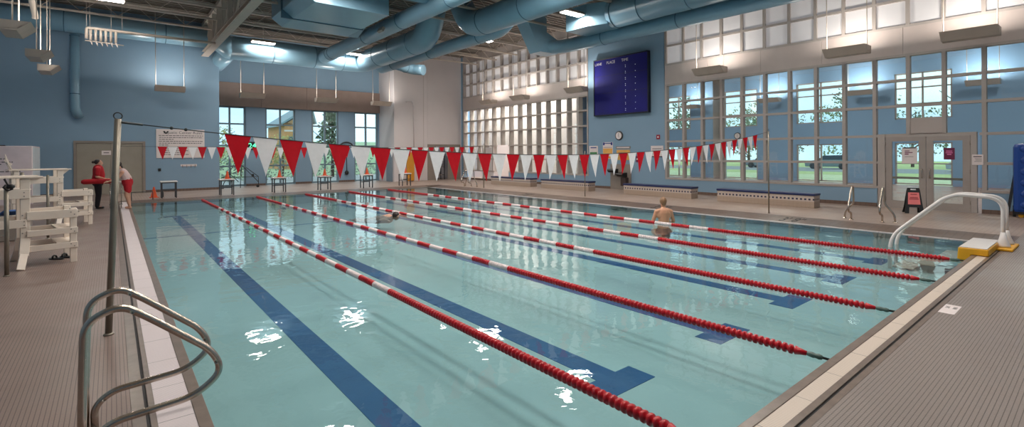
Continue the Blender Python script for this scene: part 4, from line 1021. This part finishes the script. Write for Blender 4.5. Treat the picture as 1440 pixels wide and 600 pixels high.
# second guard behind the pole, leaning toward the stand
g = thing('person', 'person in red shorts and pale top half hidden behind the steel pole', 'person', (-.42, 19.8, 0))
mb = MB()
hip = V(-.02, 0, .88); ch = V(-.16, 0, 1.25)
limb(mb, [hip, V(-.06, 0, 1.08), ch], [.14, .125, .13]); limb(mb, [ch, V(-.24, 0, 1.43)], [.06, .05]); head(mb, V(-.29, 0, 1.5), (-1, 0, -.35), .1)
for s in (-1, 1):
    limb(mb, [V(-.02, s*.09, .86), V(-.05+(.06 if s > 0 else .0), s*.1, .47), V(.04, s*.11, .08)], [.1, .062, .04]); mb.ball(V(0, s*.11, .035), .05, 10, (2.1, .8, .7))
    sh = V(-.17, s*.19, 1.24); el = V(-.3, s*.22, 1.02); wr = V(-.5, s*.16, .95)
    limb(mb, [V(-.16, s*.1, 1.25), sh], [.065, .058]); limb(mb, [sh, el, wr], [.055, .042, .028]); hand(mb, wr, (-1, -s*.2, -.2), (0, 0, 1))
obj('body', mb, SKIN, g, remesh=.011)
mb = MB(); limb(mb, [V(-.03, 0, .98), V(-.07, 0, 1.1), V(-.16, 0, 1.24)], [.155, .145, .15]); obj('tank_top', mb, PINK, g, remesh=.014)
mb = MB(); limb(mb, [V(-.03, 0, .98), V(-.02, 0, .88)], [.16, .165])
for s in (-1, 1): limb(mb, [V(-.02, s*.08, .86), V(-.01, s*.09, .62)], [.125, .105])
obj('shorts', mb, SHIRT, g, remesh=.014)
obj('hair', MB().ball(V(-.26, 0, 1.525), .1, 14, (.95, .88, 1)).ball(V(-.18, 0, 1.42), .05, 10, (.8, .6, 1.4)), HAIRD, g)

# standing swimmer seen from behind (kneeling low in the water), faces +X+Y
sw = thing('person', 'bare backed swimmer with sandy hair standing in the water by the right rope', 'person', (10.95, 6.25, BZ), math.radians(-35))
mb = MB()
limb(mb, [V(0, 0, .16), V(0, -.02, .42), V(0, -.03, .68)], [.14, .15, .15])
mb.ball(V(0, -.02, .62), .2, 16, (1.05, .66, .8)); mb.ball(V(0, -.0, .32), .17, 14, (1.0, .75, 1.2))
limb(mb, [V(0, -.0, .76), V(0, .02, .9)], [.062, .055]); head(mb, V(0, .03, .97), (.1, 1, -.1), .1)
for s in (-1, 1):
    sh = V(s*.2, -.01, .7); el = V(s*.29, .02, .44); wr = V(s*.2, .24, .36)
    limb(mb, [V(s*.08, -.02, .74), sh], [.07, .068]); limb(mb, [sh, el, wr], [.064, .047, .031]); hand(mb, wr, (-s*.2, 1, 0), (0, 0, 1))
    limb(mb, [V(s*.09, 0, .16), V(s*.14, .38, .1), V(s*.12, .05, .05)], [.1, .07, .045]); mb.ball(V(s*.12, -.06, .05), .045, 10, (.8, 2, .7))
obj('body', mb, SKIN2, sw, remesh=.011)
obj('hair', MB().ball(V(0, .012, .995), .109, 16, (.85, 1, 1.08)).ball(V(0, -.03, .94), .08, 12, (.9, .7, .9)), HAIRB, sw)
obj('swim_trunks', MB().ball(V(0, .0, .15), .2, 16, (1.12, 1.0, .75)), pmat('dark trunks', srgb(30, 34, 60), .7), sw)

# front crawl swimmer in the third lane, head toward the camera
s2 = thing('person', 'dark haired swimmer lying low in the water of the third lane', 'person', (5.85, 12.3, WZ), math.radians(24))
mb = MB()
head(mb, V(0, -.06, .0), (0, -1, -.5), .1, (0, -.5, 1))
limb(mb, [V(0, .04, -.03), V(0, .12, -.05)], [.06, .065]); limb(mb, [V(0, .22, -.09), V(0, .5, -.13), V(0, .75, -.16)], [.14, .125, .13]); mb.ball(V(0, .25, -.07), .18, 14, (1.15, .9, .5))
for s in (-1, 1):
    limb(mb, [V(s*.18, .2, -.07), V(s*.34, .28, .03 if s > 0 else -.12), V(s*.42, .0, -.06)], [.058, .045, .03]); hand(mb, V(s*.42, .0, -.06), (-s*.1, -1, -.1), (0, 0, 1))
    limb(mb, [V(s*.09, .8, -.16), V(s*.1, 1.2, -.22), V(s*.1, 1.6, -.2)], [.095, .062, .04]); mb.ball(V(s*.1, 1.7, -.2), .04, 8, (.8, 2, .6))
obj('body', mb, SKIN, s2, remesh=.012)
obj('hair', MB().ball(V(0, -.045, .035), .112, 16, (.86, 1, .95)), HAIRD, s2)

# ---------------------------------------------------------------- outside
GRASS = pmat('lawn', srgb(150, 172, 130), .9, noise=.15, scale=1.5)
ASPH = pmat('car park asphalt', srgb(150, 148, 146), .9, noise=.08)
LEAF = pmat('tree foliage', srgb(120, 140, 112), .8, noise=.35, scale=3)
LEAF2 = pmat('yellow green foliage', srgb(190, 190, 120), .8, noise=.3, scale=3)
LEAF3 = pmat('light foliage', srgb(150, 166, 120), .8, noise=.3, scale=3)
BARK = pmat('bark', srgb(90, 72, 60), .9, noise=.2, scale=12)
struct('ground_back', MB().box(-20, 40, YR+.3, 42, -.4, -.05), pmat('pale paving', srgb(176, 180, 178), .9, noise=.06))
struct('ground_lawn', MB().box(-40, 60, 42, 100, -.4, 0), GRASS)
struct('ground_right', MB().box(XH+.3, 44, -30, 60, -.4, -.06), pmat('dry pale lawn', srgb(214, 218, 170), .9, noise=.08))
struct('ground_parking', MB().box(50, 62, -40, 60, -.4, -.05), ASPH)
struct('ground_verge', MB().box(62, 110, -60, 90, -.4, -.055).box(44, 50, -40, 60, -.4, -.055), pmat('sunny verge grass', srgb(190, 200, 130), .9, noise=.08))
hl = MB(); bmesh.ops.create_uvsphere(hl.bm, u_segments=40, v_segments=20, radius=1, matrix=Matrix.Translation((34, 92, -2)) @ Matrix.Diagonal((42, 16, 6.2, 1)))
struct('ground_hill', hl, pmat('green hill', srgb(165, 190, 150), .9, noise=.1))
def tree(x, y, h, r, label, m=None, trunk_h=None, seed=0, n=420, conical=False, z0=0):
    m = m or LEAF
    t = thing('tree', label, 'tree', (x, y, z0), 0, 'trees outside the windows')
    rn = random.Random(seed); th = trunk_h or h*.3
    tr = MB().tube([(0, 0, -.1), (.05, 0, th), (0, .05, h*.8)], [.05*h*.5, .04*h*.5, .01*h], 8)
    for k in range(7):
        a = rn.uniform(0, 6.28); z = rn.uniform(th*.8, h*.7); L = r*rn.uniform(.5, .85)
        tr.tube([(0, 0, z), (L*math.cos(a)*.5, L*math.sin(a)*.5, z+L*.3), (L*math.cos(a), L*math.sin(a), z+L*.75)], [.018*h*.5, .012*h*.5, .004*h], 6)
    obj('trunk', tr, BARK, t)
    f = MB()
    for k in range(n):
        while True:
            p = V(rn.uniform(-1, 1), rn.uniform(-1, 1), rn.uniform(-1, 1))
            if p.length <= 1 and p.length > .35: break
        z = (th*.75+h)/2+p.z*(h-th*.75)/2
        k_ = 1-(z/h)*.85 if conical else 1
        c = V(p.x*r*k_, p.y*r*k_, z); s = rn.uniform(.12, .3)*h/6
        a = V(rn.gauss(0, 1), rn.gauss(0, 1), rn.gauss(0, 1)).normalized(); b = a.orthogonal().normalized(); d_ = a.cross(b)
        for j in range(3):
            o = V(rn.uniform(-1, 1), rn.uniform(-1, 1), rn.uniform(-1, 1))*s*.8
            f.quad(c+o-b*s*.5, c+o+d_*s*.35, c+o+b*s*.5, c+o-d_*s*.35)
    obj('foliage', f, m, t)
tree(4.6, 38, 3.9, 2.2, 'leafy yellow green tree outside the leftmost back window', LEAF2, seed=1, n=500)
tree(13.2, 39, 6.2, 2.0, 'tall dark conical tree outside the third back window', LEAF, seed=2, conical=True, n=700)
tree(9.0, 37.5, 3.4, 1.7, 'bushy yellow tree outside the second back window', LEAF2, seed=3, n=420)
tree(7.6, 45, 3.0, 1.8, 'green shrubby tree behind the paving at the back', LEAF, seed=4)
tree(44.5, 10.8, 7.5, 2.6, 'bare branched tree outside the far hall windows', LEAF, seed=5, n=150)
tree(41.5, 15.3, 4.6, 1.6, 'round green tree beyond the far hall, left of the car', LEAF, seed=6, n=350)
tree(43, 24, 7.5, 2.6, 'broad green tree outside the farthest hall window', LEAF, seed=7, n=420)
tree(50, 5.0, 6, 2.4, 'green tree beyond the doors across the car park', LEAF, seed=8, n=350, z0=-.05)
tree(47.5, 19.5, 7, 2.6, 'tall green tree across the car park beyond the third hall window', LEAF, seed=9, n=350, z0=-.05)
hg = thing('hedge', 'long low green hedge along the paving outside the back windows', 'hedge', (9, 36.5, 0))
f = MB(); rn = random.Random(11)
for k in range(1600):
    c = V(rn.uniform(-7, 9), rn.uniform(-.5, .5), rn.uniform(0, 1.5)); s = .18; a = V(rn.gauss(0, 1), rn.gauss(0, 1), rn.gauss(0, 1)).normalized(); b = a.orthogonal().normalized(); d_ = a.cross(b)
    f.quad(c-b*s*.5, c+d_*s*.35, c+b*s*.5, c-d_*s*.35)
obj('foliage', f, pmat('grey green hedge leaves', srgb(170, 176, 158), .85, noise=.3, scale=4), hg)
BXC = 17.0
bd = thing('building', 'orange brick house with grey pitched roof outside the second back window', 'building', (BXC, 62, 0))
obj('wall', MB().box(-1.6, 1.8, 0, 8, -.4, 5.6).prism([(-1.5, 5.5), (1.5, 5.5), (1.4, 7.5)], 0, 8, 'y'), pmat('orange brick', srgb(206, 150, 100), .8, noise=.1), bd)
obj('roof', MB().prism([(-2.3, 5.2), (-2.2, 5.5), (1.5, 8.0), (2.1, 5.6), (1.9, 5.6), (1.45, 7.65)], -.5, 8.4, 'y'), pmat('slate roof', srgb(130, 150, 158), .7), bd)
for x in (-.75, .85): obj('window', MB().box(x-.4, x+.4, -.05, .02, 2, 4), pmat('dark pane', srgb(80, 95, 110), .3), bd)
obj('banding', MB().box(-1.62, 1.82, -.04, 0, 4.6, 4.8), PAPER, bd)
def car(x, y, rz, label, col):
    t = thing('car', label, 'car', (x, y, -.05), rz, 'parked cars')
    obj('car_body', MB().prism([(-2.1, .25), (2.15, .25), (2.2, .65), (1.9, .85), (.95, .95), (-1.9, .98), (-2.2, .7)], -.85, .85, 'y'), pmat('car paint', col, .3, spec=.7), t, bevel=.06)
    obj('cabin', MB().prism([(-1.8, .95), (1.0, .95), (.4, 1.42), (-1.3, 1.46)], -.75, .75, 'y'), pmat('car glass', srgb(50, 60, 70), .15), t, bevel=.05)
    for wx in (-1.35, 1.35):
        for s in (-1, 1): obj('wheel', MB().lathe([(.2, -.1), (.33, -.09), (.33, .09), (.2, .1)], 'y', c=(wx, s*.82, .33), seg=18), DARK, t)
car(58, 24.0, PI/2+.1, 'dark grey car parked outside the third hall window', srgb(120, 132, 140))
car(58, 17.4, PI/2, 'green grey car parked behind the tree outside the second hall window', srgb(120, 136, 136))
car(56, 5.5, PI/2, 'silver car far across the car park beyond the entrance doors', srgb(170, 176, 180))
tl_ = ['leftmost', 'second', 'third', 'fourth', 'fifth', 'sixth', 'seventh', 'rightmost']
for k in range(8):
    tree(66+(k % 3)*2, 44-k*6.2, 7+(k*37 % 5)*.5, 3.9, 'leafy tree in the row beyond the car park, %s seen through the far hall' % tl_[k], LEAF if k % 2 else LEAF3, seed=30+k, n=420, z0=-.05, trunk_h=1.2)

# ---------------------------------------------------------------- world
w = bpy.data.worlds.new('world'); bpy.context.scene.world = w; w.use_nodes = True; n = w.node_tree.nodes; l = w.node_tree.links
bg = n['Background']; tc = n.new('ShaderNodeTexCoord'); nz = n.new('ShaderNodeTexNoise'); nz.inputs['Scale'].default_value = 2.2; nz.inputs['Detail'].default_value = 5
mp = n.new('ShaderNodeMapping'); mp.inputs['Scale'].default_value = (1, 1, 2.5); l.new(tc.outputs['Generated'], mp.inputs[0]); l.new(mp.outputs[0], nz.inputs[0])
cr = n.new('ShaderNodeValToRGB'); cr.color_ramp.elements[0].position = .4; cr.color_ramp.elements[0].color = (.42, .62, .78, 1); cr.color_ramp.elements[1].position = .62; cr.color_ramp.elements[1].color = (.72, .82, .86, 1)
l.new(nz.outputs['Fac'], cr.inputs[0]); l.new(cr.outputs[0], bg.inputs[0]); bg.inputs[1].default_value = 2.7

# ---------------------------------------------------------------- camera
cam = bpy.data.cameras.new('camera'); co = bpy.data.objects.new('camera', cam); C.objects.link(co); bpy.context.scene.camera = co
cam.sensor_width = 36; cam.sensor_fit = 'HORIZONTAL'; cam.lens = 36*691.4/1440; cam.shift_y = -85/1440; cam.clip_end = 400; cam.clip_start = .05
YAW = .6834; ROLL = .006
Fv = V(math.sin(YAW), math.cos(YAW), 0); Rv = V(math.cos(YAW), -math.sin(YAW), 0); Uv = V(0, 0, 1)
# image right axis rises slightly: rotate about the view direction
R2 = Rv*math.cos(ROLL)-Uv*math.sin(ROLL); U2 = Uv*math.cos(ROLL)+Rv*math.sin(ROLL)
M = Matrix((R2, U2, -Fv)).transposed().to_4x4(); M.translation = V(-.857, -1.644, 1.825)
co.matrix_world = M

sc = bpy.context.scene
sc.view_settings.view_transform = 'Standard'; sc.view_settings.look = 'None'; sc.view_settings.gamma = 1; sc.view_settings.use_curve_mapping = False
sc.view_settings.exposure = EXPO
sc.cycles.max_bounces = 8; sc.cycles.transparent_max_bounces = 24; sc.cycles.glossy_bounces = 4; sc.cycles.caustics_reflective = False; sc.cycles.caustics_refractive = False
sc.cycles.sample_clamp_indirect = 6
